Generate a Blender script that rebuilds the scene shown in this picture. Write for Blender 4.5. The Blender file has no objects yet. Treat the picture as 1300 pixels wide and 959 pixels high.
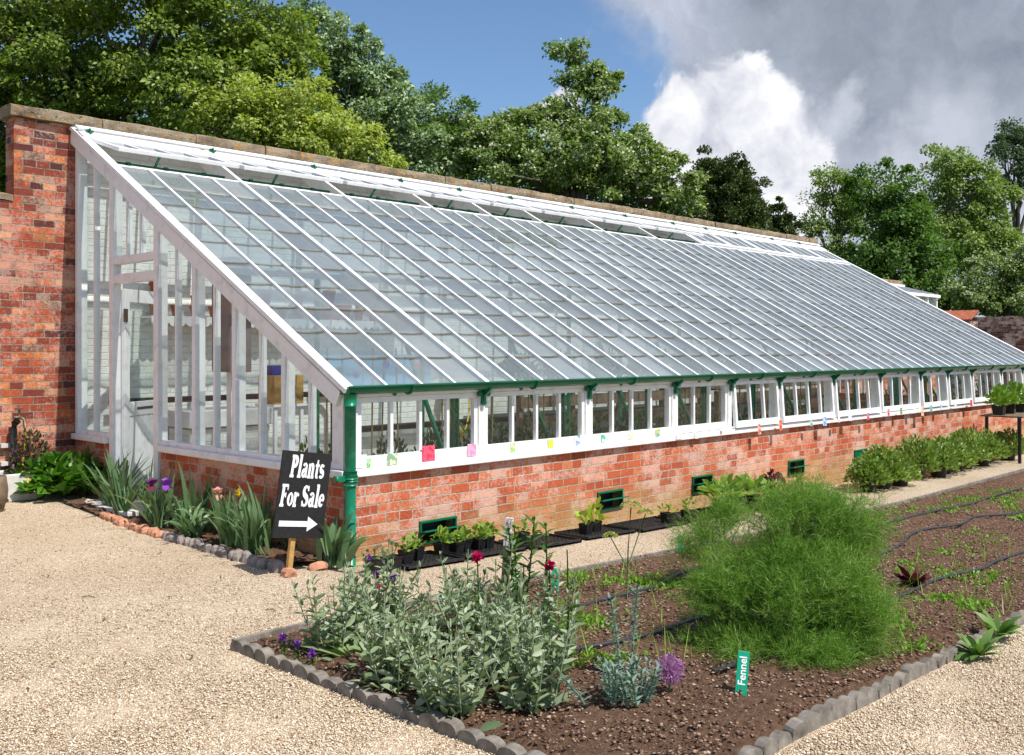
import bpy, math, random
import numpy as np
from mathutils import Vector, Matrix
random.seed(7); RNG = np.random.default_rng(11)
sc = bpy.context.scene
COL = sc.collection
R = math.radians

# ------------------------------------------------------------------ camera numbers
F, TH, YH = 1268.0, R(43.83), 443.6
CX, CY, EYE = -4.392, -5.915, 1.54
VV = (math.cos(TH), math.sin(TH)); RR = (math.sin(TH), -math.cos(TH))
def at(px, py, D):
    x = (px-650)*D/F
    return Vector((CX+VV[0]*D+RR[0]*x, CY+VV[1]*D+RR[1]*x, EYE-(py-YH)*D/F))
def sstep(a, b, x):
    t = np.clip((x-a)/(b-a), 0, 1); return t*t*(3-2*t)
def H(x, y):                                  # height of the ground
    x = np.asarray(x, float); y = np.asarray(y, float)
    return -0.03*sstep(-.8,.2,x)-0.10*np.clip((x-.1)/3, 0, 1)-0.08*sstep(2.6,7.5,x)+0.08*sstep(2.0,4.4,y)*(x < 1.2)
def h(x, y): return float(H(x, y))
def gp(px, py):                               # ground point below a line of sight
    D = 8.0
    for _ in range(30):
        p = at(px, py, D); z = h(p.x, p.y); D = (EYE-z)*F/(py-YH)
    p = at(px, py, D); return Vector((p.x, p.y, h(p.x, p.y)))
def fx(px, Y=0.0):                            # X on the plane Y = const
    k = (px-650)/F; dy = Y-CY
    # (dx*RR0+dy*RR1) = k*(dx*VV0+dy*VV1)
    return CX + dy*(k*VV[1]-RR[1])/(RR[0]-k*VV[0])

# ------------------------------------------------------------------ helpers
class MB:
    def __init__(s): s.v = []; s.f = []; s.sm = []
    def add(s, vs, fs, smooth=False):
        b = len(s.v); s.v += [tuple(v) for v in vs]; s.f += [tuple(i+b for i in f) for f in fs]; s.sm += [smooth]*len(fs); return s
    def box(s, x0, x1, y0, y1, z0, z1, M=None):
        vs = [Vector((x, y, z)) for x in (x0, x1) for y in (y0, y1) for z in (z0, z1)]
        if M: vs = [M @ v for v in vs]
        return s.add(vs, [(0,1,3,2),(4,6,7,5),(0,4,5,1),(2,3,7,6),(0,2,6,4),(1,5,7,3)])
    def bar(s, p0, p1, w, t, up=(0,0,1), taper=1):
        p0 = Vector(p0); p1 = Vector(p1); d = (p1-p0).normalized(); sd = d.cross(Vector(up)).normalized(); u = sd.cross(d).normalized()
        vs = []
        for p, k in ((p0, 1), (p1, taper)):
            for a, b in ((-1,-1),(1,-1),(1,1),(-1,1)): vs.append(p+sd*a*w*k/2+u*b*t*k/2)
        return s.add(vs, [(0,3,2,1),(4,5,6,7),(0,1,5,4),(1,2,6,5),(2,3,7,6),(3,0,4,7)])
    def tube(s, pts, r, n=8, cap=True):
        pts = [Vector(p) for p in pts]; rs = r if hasattr(r, '__len__') else [r]*len(pts)
        vs = []; fs = []
        ref = Vector((0,0,1))
        for i, p in enumerate(pts):
            d = (pts[min(i+1, len(pts)-1)]-pts[max(i-1, 0)]).normalized()
            a = d.cross(ref)
            if a.length < .1: a = d.cross(Vector((1,0,0)))
            a.normalize(); b = d.cross(a)
            for k in range(n):
                t = 2*math.pi*k/n; vs.append(p+(a*math.cos(t)+b*math.sin(t))*rs[i])
        for i in range(len(pts)-1):
            for k in range(n):
                fs.append((i*n+k, i*n+(k+1) % n, (i+1)*n+(k+1) % n, (i+1)*n+k))
        s.add(vs, fs, True)
        if cap:
            b = len(s.v)-len(vs)
            s.f += [tuple(b+k for k in range(n)), tuple(b+len(vs)-1-k for k in range(n))]; s.sm += [False, False]
        return s
    def lathe(s, prof, c=(0,0,0), n=20):
        vs = []; fs = []
        for (r, z) in prof:
            for k in range(n):
                t = 2*math.pi*k/n; vs.append((c[0]+r*math.cos(t), c[1]+r*math.sin(t), c[2]+z))
        for i in range(len(prof)-1):
            for k in range(n): fs.append((i*n+k, i*n+(k+1) % n, (i+1)*n+(k+1) % n, (i+1)*n+k))
        return s.add(vs, fs, True)
    def prism(s, pts, ext):                   # polygon (3D pts) extruded by ext
        n = len(pts); e = Vector(ext); a = [Vector(p) for p in pts]
        vs = a+[p+e for p in a]
        fs = [tuple(range(n))[::-1], tuple(range(n, 2*n))]+[(i, (i+1) % n, n+(i+1) % n, n+i) for i in range(n)]
        return s.add(vs, fs)
    def build(s, name, mat, parent=None, **kw):
        me = bpy.data.meshes.new(name); me.from_pydata(s.v, [], s.f); me.update()
        me.polygons.foreach_set('use_smooth', s.sm)
        return link(name, me, mat, parent, **kw)
def link(name, me, mat, parent=None, bevel=0, label=None):
    if mat: me.materials.append(mat)
    o = bpy.data.objects.new(name, me); COL.objects.link(o)
    if parent: o.parent = parent
    if label: o['label'] = label
    if bevel:
        m = o.modifiers.new('bevel', 'BEVEL'); m.width = bevel; m.segments = 2; m.limit_method = 'ANGLE'
    return o
def npmesh(name, V, Fq, mat, parent=None, smooth=False):
    V = np.asarray(V, np.float32); Fq = np.asarray(Fq, np.int32); k = Fq.shape[1]
    me = bpy.data.meshes.new(name)
    me.vertices.add(len(V)); me.vertices.foreach_set('co', V.ravel())
    me.loops.add(Fq.size); me.loops.foreach_set('vertex_index', Fq.ravel())
    me.polygons.add(len(Fq)); me.polygons.foreach_set('loop_start', np.arange(0, Fq.size, k, dtype=np.int32))
    me.polygons.foreach_set('loop_total', np.full(len(Fq), k, np.int32))
    if smooth: me.polygons.foreach_set('use_smooth', np.ones(len(Fq), bool))
    me.update(calc_edges=True); me.validate()
    return link(name, me, mat, parent)
def empty(name, loc=(0,0,0), rz=0):
    o = bpy.data.objects.new(name, None); COL.objects.link(o); o.location = loc; o.rotation_euler = (0,0,rz); o.empty_display_size = .1; return o
def tag(o, label, cat, group=None, kind=None):
    if label: o['label'] = label
    if cat: o['category'] = cat
    if group: o['group'] = group
    if kind: o['kind'] = kind
    return o
def struct(o): o['kind'] = 'structure'; return o
def copy_tree(o, loc=None, rz=None, label=None, scale=None):
    def rec(src, par):
        c = src.copy(); COL.objects.link(c); c.parent = par
        for ch in src.children: rec(ch, c)
        return c
    c = rec(o, o.parent)
    if loc is not None: c.location = loc
    if rz is not None: c.rotation_euler.z = rz
    if scale is not None: c.scale = (scale,)*3 if not hasattr(scale, '__len__') else scale
    if label: c['label'] = label
    return c

# ------------------------------------------------------------------ materials
def mat(name):
    m = bpy.data.materials.new(name); m.use_nodes = True; nt = m.node_tree; nt.nodes.clear()
    out = nt.nodes.new('ShaderNodeOutputMaterial'); return m, nt, out
def N(nt, typ, ins=None, **kw):
    n = nt.nodes.new('ShaderNode'+typ)
    for k, v in kw.items(): setattr(n, k, v)
    for k, v in (ins or {}).items():
        s = n.inputs[k]
        if isinstance(v, bpy.types.NodeSocket): nt.links.new(v, s)
        else: s.default_value = v
    return n
def c4(c): return (c[0], c[1], c[2], 1)
def ramp(nt, fac, stops, interp='LINEAR'):
    n = nt.nodes.new('ShaderNodeValToRGB'); n.color_ramp.interpolation = interp
    e = n.color_ramp.elements
    while len(e) < len(stops): e.new(.5)
    for i, (p, c) in enumerate(stops): e[i].position = p; e[i].color = c4(c) if hasattr(c, '__len__') else (c, c, c, 1)
    nt.links.new(fac, n.inputs[0]); return n.outputs[0]
def mix(nt, f, a, b, mode='MIX'):
    n = nt.nodes.new('ShaderNodeMix'); n.data_type = 'RGBA'; n.blend_type = mode
    for k, v in ((0, f), (6, a), (7, b)):
        if isinstance(v, bpy.types.NodeSocket): nt.links.new(v, n.inputs[k])
        elif k == 0: n.inputs[0].default_value = v
        else: n.inputs[k].default_value = c4(v)
    return n.outputs[2]
def mth(nt, op, a, b=0.0, c=None, clamp=False):
    n = nt.nodes.new('ShaderNodeMath'); n.operation = op; n.use_clamp = clamp
    for i, v in enumerate((a, b, c)):
        if v is None: continue
        if isinstance(v, bpy.types.NodeSocket): nt.links.new(v, n.inputs[i])
        else: n.inputs[i].default_value = v
    return n.outputs[0]
def pos(nt): return nt.nodes.new('ShaderNodeNewGeometry').outputs['Position']
def noise(nt, scale, detail=4, rough=.55, vec=None, dist=0):
    n = N(nt, 'TexNoise', {'Scale': scale, 'Detail': detail, 'Roughness': rough, 'Distortion': dist})
    nt.links.new(vec if vec is not None else pos(nt), n.inputs['Vector']); return n.outputs['Fac']
def bsdf(nt, out, col, rough=.6, spec=.5, metal=0, bump=None, bstr=.3, bdist=.01):
    b = N(nt, 'BsdfPrincipled', {'Roughness': rough, 'Metallic': metal, 'Specular IOR Level': spec})
    if isinstance(col, bpy.types.NodeSocket): nt.links.new(col, b.inputs['Base Color'])
    else: b.inputs['Base Color'].default_value = c4(col)
    if bump is not None:
        bn = N(nt, 'Bump', {'Strength': bstr, 'Distance': bdist, 'Height': bump}); nt.links.new(bn.outputs[0], b.inputs['Normal'])
    nt.links.new(b.outputs[0], out.inputs[0]); return b
def paint(name, col, dirt=(.35,.3,.24), amt=.35, rough=.45, scale=6, bk=False):
    m, nt, out = mat(name)
    n1 = noise(nt, scale, 6, .65); n2 = noise(nt, scale*9, 3)
    d = mth(nt, 'MULTIPLY', ramp(nt, n1, [(.5, 0), (.72, 1)]), amt)
    c = mix(nt, d, col, dirt); c = mix(nt, mth(nt, 'MULTIPLY', ramp(nt, n2, [(.6, 0), (.75, 1)]), amt*.6), c, dirt)
    bsdf(nt, out, c, rough, .4, bump=n2, bstr=.15, bdist=.003) if not bk else None
    if bk:
        sp = N(nt, 'SeparateXYZ', {0: pos(nt)}); br = N(nt, 'TexBrick', {'Vector': N(nt, 'CombineXYZ', {0: sp.outputs[0], 1: mth(nt, 'ADD', sp.outputs[2], mth(nt, 'MULTIPLY', n1, .02)), 2: 0.0}).outputs[0], 'Scale': 1.0, 'Mortar Size': .007, 'Mortar Smooth': .5, 'Brick Width': .232, 'Row Height': .0755})
        c = mix(nt, mth(nt, 'MULTIPLY', br.outputs['Fac'], .08), c, (.5,.5,.46)); bsdf(nt, out, c, rough, .3, bump=mth(nt, 'SUBTRACT', n2, br.outputs['Fac']), bstr=.8, bdist=.01)
    return m
def plain(name, col, rough=.6, var=.25, scale=8, metal=0, spec=.4, bstr=.2):
    m, nt, out = mat(name); n1 = noise(nt, scale, 5)
    c = mix(nt, ramp(nt, n1, [(.3, 0), (.7, 1)]), [x*(1-var) for x in col], [min(1, x*(1+var)) for x in col])
    bsdf(nt, out, c, rough, spec, metal, bump=n1, bstr=bstr, bdist=.004); return m

def brick_mat(name, warm=1.0, wash=.5, algae=.6, tones=None, mort=(.56,.45,.33), inner=False):
    m, nt, out = mat(name)
    g = nt.nodes.new('ShaderNodeNewGeometry')
    sp = N(nt, 'SeparateXYZ', {0: g.outputs['Position']}); sn = N(nt, 'SeparateXYZ', {0: g.outputs['True Normal']})
    isx = mth(nt, 'GREATER_THAN', mth(nt, 'ABSOLUTE', sn.outputs[0]), .5)
    u = N(nt, 'Mix', {0: isx, 2: sp.outputs[0], 3: mth(nt, 'ADD', sp.outputs[1], .06)}); u = u.outputs[0]
    # wobble of the courses
    wob = mth(nt, 'MULTIPLY', mth(nt, 'SUBTRACT', noise(nt, 1.3, 2), .5), .022)
    wob2 = mth(nt, 'MULTIPLY', mth(nt, 'SUBTRACT', noise(nt, 14, 2), .5), .012)
    uu = mth(nt, 'ADD', u, mth(nt, 'MULTIPLY', wob2, 1.2)); zz = mth(nt, 'ADD', sp.outputs[2], mth(nt, 'ADD', wob, wob2))
    uv = N(nt, 'CombineXYZ', {0: uu, 1: zz, 2: 0.0}).outputs[0]
    br = N(nt, 'TexBrick', {'Vector': uv, 'Color1': (0,0,0,1), 'Color2': (1,1,1,1), 'Mortar': (.5,.5,.5,1), 'Scale': 1.0, 'Mortar Size': .006, 'Mortar Smooth': .25, 'Bias': 0.0, 'Brick Width': .212, 'Row Height': .0755}, offset=.5, offset_frequency=2, squash=.62, squash_frequency=3)
    rnd = br.outputs['Color']; fac = br.outputs['Fac']
    t = tones or [(.0, (.42,.09,.045)), (.15, (.53,.11,.045)), (.4, (.60,.135,.055)), (.7, (.64,.165,.065)), (.92, (.68,.22,.09)), (1, (.50,.14,.08))]
    c = ramp(nt, rnd, t)
    fine = noise(nt, 60, 5, .7); c = mix(nt, .42, c, ramp(nt, fine, [(.3, (.25,.2,.17)), (.62, (1.05,1.0,.95))]), 'MULTIPLY')
    edge = N(nt, 'MapRange', {0: fac, 1: 0.0, 2: .5, 3: 0.0, 4: 1.0}).outputs[0]; c = mix(nt, mth(nt, 'MULTIPLY', edge, .45), c, (.16,.06,.035))
    mc = ramp(nt, noise(nt, 12, 4), [(.3, [x*.6 for x in mort]), (.7, mort)])
    c = mix(nt, fac, c, mc)
    # lime bloom: patches, following bricks a little
    w = mth(nt, 'ADD', mth(nt, 'MULTIPLY', noise(nt, 2.2, 5, .68), .8), mth(nt, 'MULTIPLY', noise(nt, 34, 7, .85), .82))
    w = mth(nt, 'ADD', w, mth(nt, 'MULTIPLY', N(nt, 'RGBToBW', {0: rnd}).outputs[0], .14))
    wm = mth(nt, 'MULTIPLY', ramp(nt, w, [(.86, 0), (.95, 1)]), wash)
    c = mix(nt, wm, c, (.80,.64,.54))
    if algae:
        zt = mth(nt, 'ADD', sp.outputs[2], mth(nt, 'MULTIPLY', mth(nt, 'SUBTRACT', noise(nt, 3.0, 5, .7), .5), .55))
        a = N(nt, 'MapRange', {0: zt, 1: .27, 2: -.05, 3: 0.0, 4: algae}).outputs[0]
        c = mix(nt, mth(nt, 'MULTIPLY', a, ramp(nt, noise(nt, 9, 5, .7), [(.3, .45), (.65, 1)])), c, (.46,.32,.13))
    # soot and black weathering
    s2 = mth(nt, 'ADD', noise(nt, 5, 6, .7), mth(nt, 'MULTIPLY', noise(nt, 40, 3), .3)) if algae else mth(nt, 'ADD', noise(nt, 8, 7, .75), mth(nt, 'MULTIPLY', noise(nt, 45, 4, .7), .42))
    c = mix(nt, mth(nt, 'MULTIPLY', ramp(nt, s2, [(.74, 0), (.88, 1)]), .55), c, (.07,.05,.045))
    hgt = mth(nt, 'SUBTRACT', mth(nt, 'ADD', mth(nt, 'MULTIPLY', fine, .35), mth(nt, 'MULTIPLY', noise(nt, 14, 4, .7), .5)), mth(nt, 'MULTIPLY', fac, 1.0))
    bsdf(nt, out, c, .88, .2, bump=hgt, bstr=1.0, bdist=.018); return m

M_brick = brick_mat('brick_front', wash=.45, algae=.9)
M_brick_old = brick_mat('brick_garden_wall', wash=.30, algae=0, mort=(.36,.27,.19), tones=[(0,(.10,.035,.035)),(.12,(.22,.05,.035)),(.4,(.40,.08,.04)),(.7,(.52,.12,.045)),(.9,(.66,.22,.06)),(1,(.09,.05,.05))])
M_brick_far = brick_mat('brick_far_wall', wash=.7, algae=0, tones=[(0,(.09,.04,.035)),(.4,(.20,.07,.055)),(.8,(.27,.11,.08)),(1,(.12,.07,.06))], mort=(.36,.31,.26))
M_white = paint('white_paint', (.85,.84,.83), amt=.34, scale=8)
M_white_in = paint('white_limewash', (.84,.85,.80), dirt=(.42,.42,.32), amt=.45, rough=.85, scale=2.5, bk=True)
M_roofwhite = paint('white_roof_paint', (.84,.83,.83), dirt=(.40,.36,.30), amt=.4, scale=5)
M_green = paint('green_gloss_paint', (.0,.13,.055), dirt=(.0,.22,.11), amt=.3, rough=.28)
M_green_pipe = paint('green_pipe_paint', (.0,.165,.075), dirt=(.10,.33,.23), amt=.55, rough=.33, scale=10)
M_black = plain('black_plastic', (.012,.012,.013), .45)
M_hose = plain('drip_hose', (.035,.035,.04), .5)
M_terra = plain('terracotta', (.36,.12,.055), .85, .3, 20)
M_wood = plain('stake_wood', (.42,.25,.075), .7, .3, 14)
M_wood_dk = plain('old_boards', (.17,.115,.075), .8, .4, 10)
M_cane = plain('bamboo', (.33,.22,.11), .6)
M_grey = plain('grey_cabinet', (.20,.17,.165), .5, .1)
M_yellow = plain('yellow_hose', (.72,.50,.03), .4, .1)
M_blue = plain('blue_plastic', (.03,.05,.28), .5, .2)
M_signblk = plain('sign_black', (.015,.014,.014), .62, .5, 60)
M_signwht = plain('sign_white', (.85,.85,.85), .6, .03)
M_label = plain('label_green', (.0,.30,.16), .35, .1)
M_brass = plain('old_brass', (.16,.12,.07), .45, .3, 20, .6)
M_concrete = plain('pale_concrete', (.60,.58,.54), .85, .12, 12)
M_stonegrey = plain('edging_stone', (.26,.22,.20), .9, .35, 16, bstr=.6)
M_stonewarm = plain('edging_brick', (.46,.22,.13), .9, .35, 16, bstr=.6)
M_kerb = plain('edging_concrete', (.20,.175,.145), .9, .45, 14, bstr=.8)
M_tile = plain('roof_tile', (.36,.10,.05), .8, .4, 9)
M_lap = plain('lap_dirt', (.13,.105,.07), .8, .4, 12)
M_bark = plain('bark', (.12,.095,.07), .95, .35, 12, bstr=.8)
M_barkgrey = plain('bark_grey', (.16,.14,.12), .95, .35, 12, bstr=.8)

def m_coping():
    m, nt, out = mat('coping_stone')
    c = ramp(nt, noise(nt, 3.5, 6, .7), [(.3, (.13,.10,.07)), (.5, (.31,.24,.16)), (.7, (.44,.36,.26))])
    c = mix(nt, ramp(nt, noise(nt, 13, 5, .7), [(.57, 0), (.64, .85)]), c, (.50,.24,.03))
    c = mix(nt, ramp(nt, noise(nt, 22, 4, .7), [(.58, 0), (.66, .9)]), c, (.035,.03,.028))
    c = mix(nt, ramp(nt, noise(nt, 9, 4, .7), [(.63, 0), (.7, .8)]), c, (.55,.52,.46))
    bsdf(nt, out, c, .95, .15, bump=noise(nt, 26, 6, .75), bstr=1.0, bdist=.03); return m
M_coping = m_coping()

def m_glass(name, dust, tint=(.93,.97,.96), dcol=(.62,.66,.66), refl=1.0, k=1.2):
    m, nt, out = mat(name)
    tr = N(nt, 'BsdfTransparent', {0: c4(tint)}); df = N(nt, 'BsdfDiffuse', {0: c4(dcol)}); tl = N(nt, 'BsdfTranslucent', {0: c4(dcol)})
    dd = N(nt, 'MixShader', {0: .5, 1: df.outputs[0], 2: tl.outputs[0]})
    gl = N(nt, 'BsdfGlossy', {'Roughness': .02, 'Color': (refl, refl, refl, 1)})
    n1 = noise(nt, 1.1, 5, .6); n2 = noise(nt, 7, 4, .6)
    isl = nt.nodes.new('ShaderNodeNewGeometry').outputs['Random Per Island']
    d = mth(nt, 'MULTIPLY', mth(nt, 'ADD', mth(nt, 'ADD', mth(nt, 'MULTIPLY', n1, .9), mth(nt, 'MULTIPLY', n2, .35)), mth(nt, 'MULTIPLY', mth(nt, 'POWER', isl, 2.0), .7)), dust, clamp=True)
    a = N(nt, 'MixShader', {0: d, 1: tr.outputs[0], 2: dd.outputs[0]})
    gg = nt.nodes.new('ShaderNodeNewGeometry'); dp = N(nt, 'VectorMath', {0: gg.outputs['Incoming'], 1: gg.outputs['True Normal']}, operation='DOT_PRODUCT')
    fz = mth(nt, 'POWER', mth(nt, 'SUBTRACT', 1.0, mth(nt, 'ABSOLUTE', dp.outputs['Value'])), 5.0)
    b = N(nt, 'Bump', {'Strength': .05, 'Distance': .02, 'Height': noise(nt, 2.2, 2)}); nt.links.new(b.outputs[0], gl.inputs['Normal'])
    fr2 = mth(nt, 'MULTIPLY', mth(nt, 'ADD', mth(nt, 'MULTIPLY', fz, .96), .04), k, clamp=True)
    fin = N(nt, 'MixShader', {0: fr2, 1: a.outputs[0], 2: gl.outputs[0]})
    nt.links.new(fin.outputs[0], out.inputs[0]); return m
M_glass = m_glass('clear_glass', .018, (.93,.96,.95), k=.75)
M_roofglass = m_glass('roof_glass', .60, (.84,.91,.90), (.46,.52,.53))
M_ventglass = m_glass('vent_glass', .22, (.9,.95,.95), (.6,.65,.66))

def leaf(name, cols, tr=.35, rough=.5, spec=.3, scale=1.0):
    m, nt, out = mat(name)
    g = nt.nodes.new('ShaderNodeNewGeometry')
    st = [(i/(len(cols)-1), c) for i, c in enumerate(cols)]
    rn = mth(nt, 'ADD', mth(nt, 'MULTIPLY', g.outputs['Random Per Island'], .6), mth(nt, 'MULTIPLY', noise(nt, scale, 3), .4))
    c = ramp(nt, rn, st)
    b = N(nt, 'BsdfPrincipled', {'Base Color': c, 'Roughness': rough, 'Specular IOR Level': spec})
    tc = mix(nt, 1.0, c, (1.15,1.25,.55), 'MULTIPLY')
    t = N(nt, 'BsdfTranslucent', {0: tc}); x = N(nt, 'MixShader', {0: tr, 1: b.outputs[0], 2: t.outputs[0]})
    nt.links.new(x.outputs[0], out.inputs[0]); return m
def petal(name, cols, tr=.3): return leaf(name, cols, tr, .6, .1)

def m_gravel():
    m, nt, out = mat('gravel')
    v = N(nt, 'TexVoronoi', {'Scale': 135.0, 'Randomness': 1.0, 'Vector': pos(nt)}); v2 = N(nt, 'TexVoronoi', {'Scale': 80.0, 'Vector': pos(nt)})
    bw = N(nt, 'SeparateColor', {0: v.outputs['Color']}).outputs[0]
    c = ramp(nt, bw, [(0, (.17,.11,.068)), (.16, (.48,.35,.227)), (.5, (.65,.507,.345)), (.8, (.76,.63,.455)), (1, (.86,.787,.66))])
    gap = ramp(nt, v.outputs['Distance'], [(.45, 0), (.85, 1)])
    c = mix(nt, mth(nt, 'MULTIPLY', gap, .35), c, (.28,.19,.13))
    big = noise(nt, .9, 5, .6); c = mix(nt, mth(nt, 'MULTIPLY', ramp(nt, big, [(.42, 0), (.62, 1)]), .42), c, (.44,.32,.21))
    c = mix(nt, mth(nt, 'MULTIPLY', ramp(nt, noise(nt, 6, 5, .7), [(.6, 0), (.75, 1)]), .3), c, (.30,.22,.15))
    hh = mth(nt, 'SUBTRACT', mth(nt, 'MULTIPLY', noise(nt, 30, 3), .6), mth(nt, 'ADD', v.outputs['Distance'], mth(nt, 'MULTIPLY', v2.outputs['Distance'], .6)))
    bsdf(nt, out, c, .9, .2, bump=hh, bstr=.8, bdist=.012); return m
def m_soil():
    m, nt, out = mat('soil')
    n1 = noise(nt, 35, 6, .75); n2 = noise(nt, 2.0, 4)
    c = ramp(nt, n1, [(.28, (.06,.032,.02)), (.5, (.18,.10,.062)), (.68, (.30,.19,.125)), (.8, (.44,.31,.22))])
    c = mix(nt, mth(nt, 'MULTIPLY', ramp(nt, n2, [(.35, 0), (.7, 1)]), .4), c, (.23,.145,.095))
    bsdf(nt, out, c, .95, .1, bump=mth(nt, 'ADD', n1, noise(nt, 9, 4)), bstr=1.0, bdist=.04); return m
def m_pebble(name, cols):
    m, nt, out = mat(name); g = nt.nodes.new('ShaderNodeNewGeometry')
    c = ramp(nt, g.outputs['Random Per Island'], [(i/(len(cols)-1), c) for i, c in enumerate(cols)])
    bsdf(nt, out, c, .85, .2); return m
M_gravel = m_gravel(); M_soil = m_soil()
M_grass = plain('grass_ground', (.06,.10,.025), .95, .4, 3)
M_floor = plain('earth_floor', (.20,.16,.12), .95, .3, 8)

# ------------------------------------------------------------------ ground
def grid(name, xs, ys, zf, m, parent=None):
    X, Y = np.meshgrid(xs, ys, indexing='ij'); Z = zf(X, Y)
    V = np.stack([X, Y, Z], -1).reshape(-1, 3); a, b = len(xs), len(ys)
    i, j = np.meshgrid(np.arange(a-1), np.arange(b-1), indexing='ij'); q = (i*b+j).ravel()
    Fq = np.stack([q, q+b, q+b+1, q+1], -1)
    return npmesh(name, V, Fq, m, parent, True)
def lump(X, Y, amp=.012, s=1.0):
    return amp*(np.sin(X*7.1*s+Y*3.3*s)+np.sin(X*3.7*s-Y*8.9*s+1.3)+np.sin(X*13.3*s+Y*11.7*s+.7)*.6)/2.6
g0 = MB(); g0.add([(-900,-900,-.45),(900,-900,-.45),(900,900,-.45),(-900,900,-.45)], [(0,1,2,3)])
struct(g0.build('ground', M_grass))
gx = np.concatenate([np.arange(-14, 12, .2), np.arange(12, 30.1, 1.0)]); gy = np.arange(-18, 4.61, .2)
struct(grid('gravel_path', gx, gy, lambda X, Y: H(X, Y)+lump(X, Y, .006), M_gravel))
BX0, BX1, BY0, BY1 = -1.66, 24.0, -3.96, -1.31
sx = np.concatenate([np.arange(BX0, 8, .045), np.arange(8, BX1, .25)]); sy = np.arange(BY0, BY1+.01, .045)
rs = np.random.default_rng(3)
def soilz(X, Y):
    e = sstep(0, .12, np.minimum(np.minimum(X-BX0, Y-BY0), BY1-Y))
    return H(X, Y)+.006+e*(.03+lump(X, Y, .014)+.008*rs.standard_normal(X.shape))
bed = struct(grid('soil_bed', sx, sy, soilz, M_soil))
def bz(x, y): return h(x, y)+.035
gix = np.arange(-.47, .04, .05); giy = np.arange(.12, 3.86, .05)
struct(grid('flower_bed_soil', gix, giy, lambda X, Y: H(X, Y)+.03+.012*rs.standard_normal(X.shape), M_soil))
struct(MB().box(.03, 16.2, .12, 4.6, -.4, -.18).box(.03, 1.4, .12, 4.6, -.18, .03).build('greenhouse_floor', M_floor))

def pebbles(name, pts, smin, smax, m, flat=.7, kind='stuff'):
    n = len(pts); o8 = np.array([(1,0,0),(0,1,0),(-1,0,0),(0,-1,0),(0,0,1),(0,0,-1)], float)
    f8 = np.array([(0,1,4),(1,2,4),(2,3,4),(3,0,4),(1,0,5),(2,1,5),(3,2,5),(0,3,5)])
    s = RNG.uniform(smin, smax, (n, 1)); a = RNG.uniform(0, 6.28, n); sc3 = RNG.uniform(.6, 1.2, (n, 3)); sc3[:, 2] *= flat
    P = o8[None]*sc3[:, None]*s[:, None]; P += RNG.normal(0, .15, P.shape)*s[:, None]
    ca, sa = np.cos(a)[:, None], np.sin(a)[:, None]
    x = P[..., 0]*ca-P[..., 1]*sa; y = P[..., 0]*sa+P[..., 1]*ca; P = np.stack([x, y, P[..., 2]], -1)+pts[:, None]
    Fq = (f8[None]+np.arange(n)[:, None, None]*6).reshape(-1, 3)
    return npmesh(name, P.reshape(-1, 3), Fq, m)
def inbed(x, y): return (x > BX0-.03) & (x < BX1) & (y > BY0-.06) & (y < BY1+.06)
n = 120000
px = RNG.uniform(-30, 1330, n); py = 600+RNG.beta(1.6, 1.2, n)*370
dist = EYE*F/(py-YH); xx = (px-650)*dist/F
gxp = CX+VV[0]*dist+RR[0]*xx; gyp = CY+VV[1]*dist+RR[1]*xx
k = (~inbed(gxp, gyp)) & ((gyp < -.02) | (gxp < -.55)) & (gyp < 4.2)
gxp, gyp = gxp[k], gyp[k]
o = pebbles('loose_gravel', np.stack([gxp, gyp, H(gxp, gyp)+.003], -1), .0025, .0068, m_pebble('gravel_stones', [(.18,.11,.068), (.45,.332,.213), (.64,.50,.338), (.76,.625,.447), (.86,.787,.65)]))
tag(o, 'pale beige gravel scattered over the paths beside the greenhouse', 'gravel', kind='stuff')
n = 42000
cx = RNG.uniform(BX0+.05, 9.5, n); cy = RNG.uniform(BY0+.05, BY1-.05, n)
keep = RNG.uniform(0, 1, n) < np.clip(1.3-cx/9, .12, 1); cx, cy = cx[keep], cy[keep]
o = pebbles('bark_chips', np.stack([cx, cy, H(cx, cy)+.044+.006*RNG.standard_normal(len(cx))], -1), .004, .014, m_pebble('bark_chip', [(.08,.042,.027), (.20,.115,.075), (.33,.21,.14), (.16,.095,.065), (.52,.38,.28)]), .4)
tag(o, 'brown bark chips mulching the long vegetable bed', 'mulch', kind='stuff')

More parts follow.
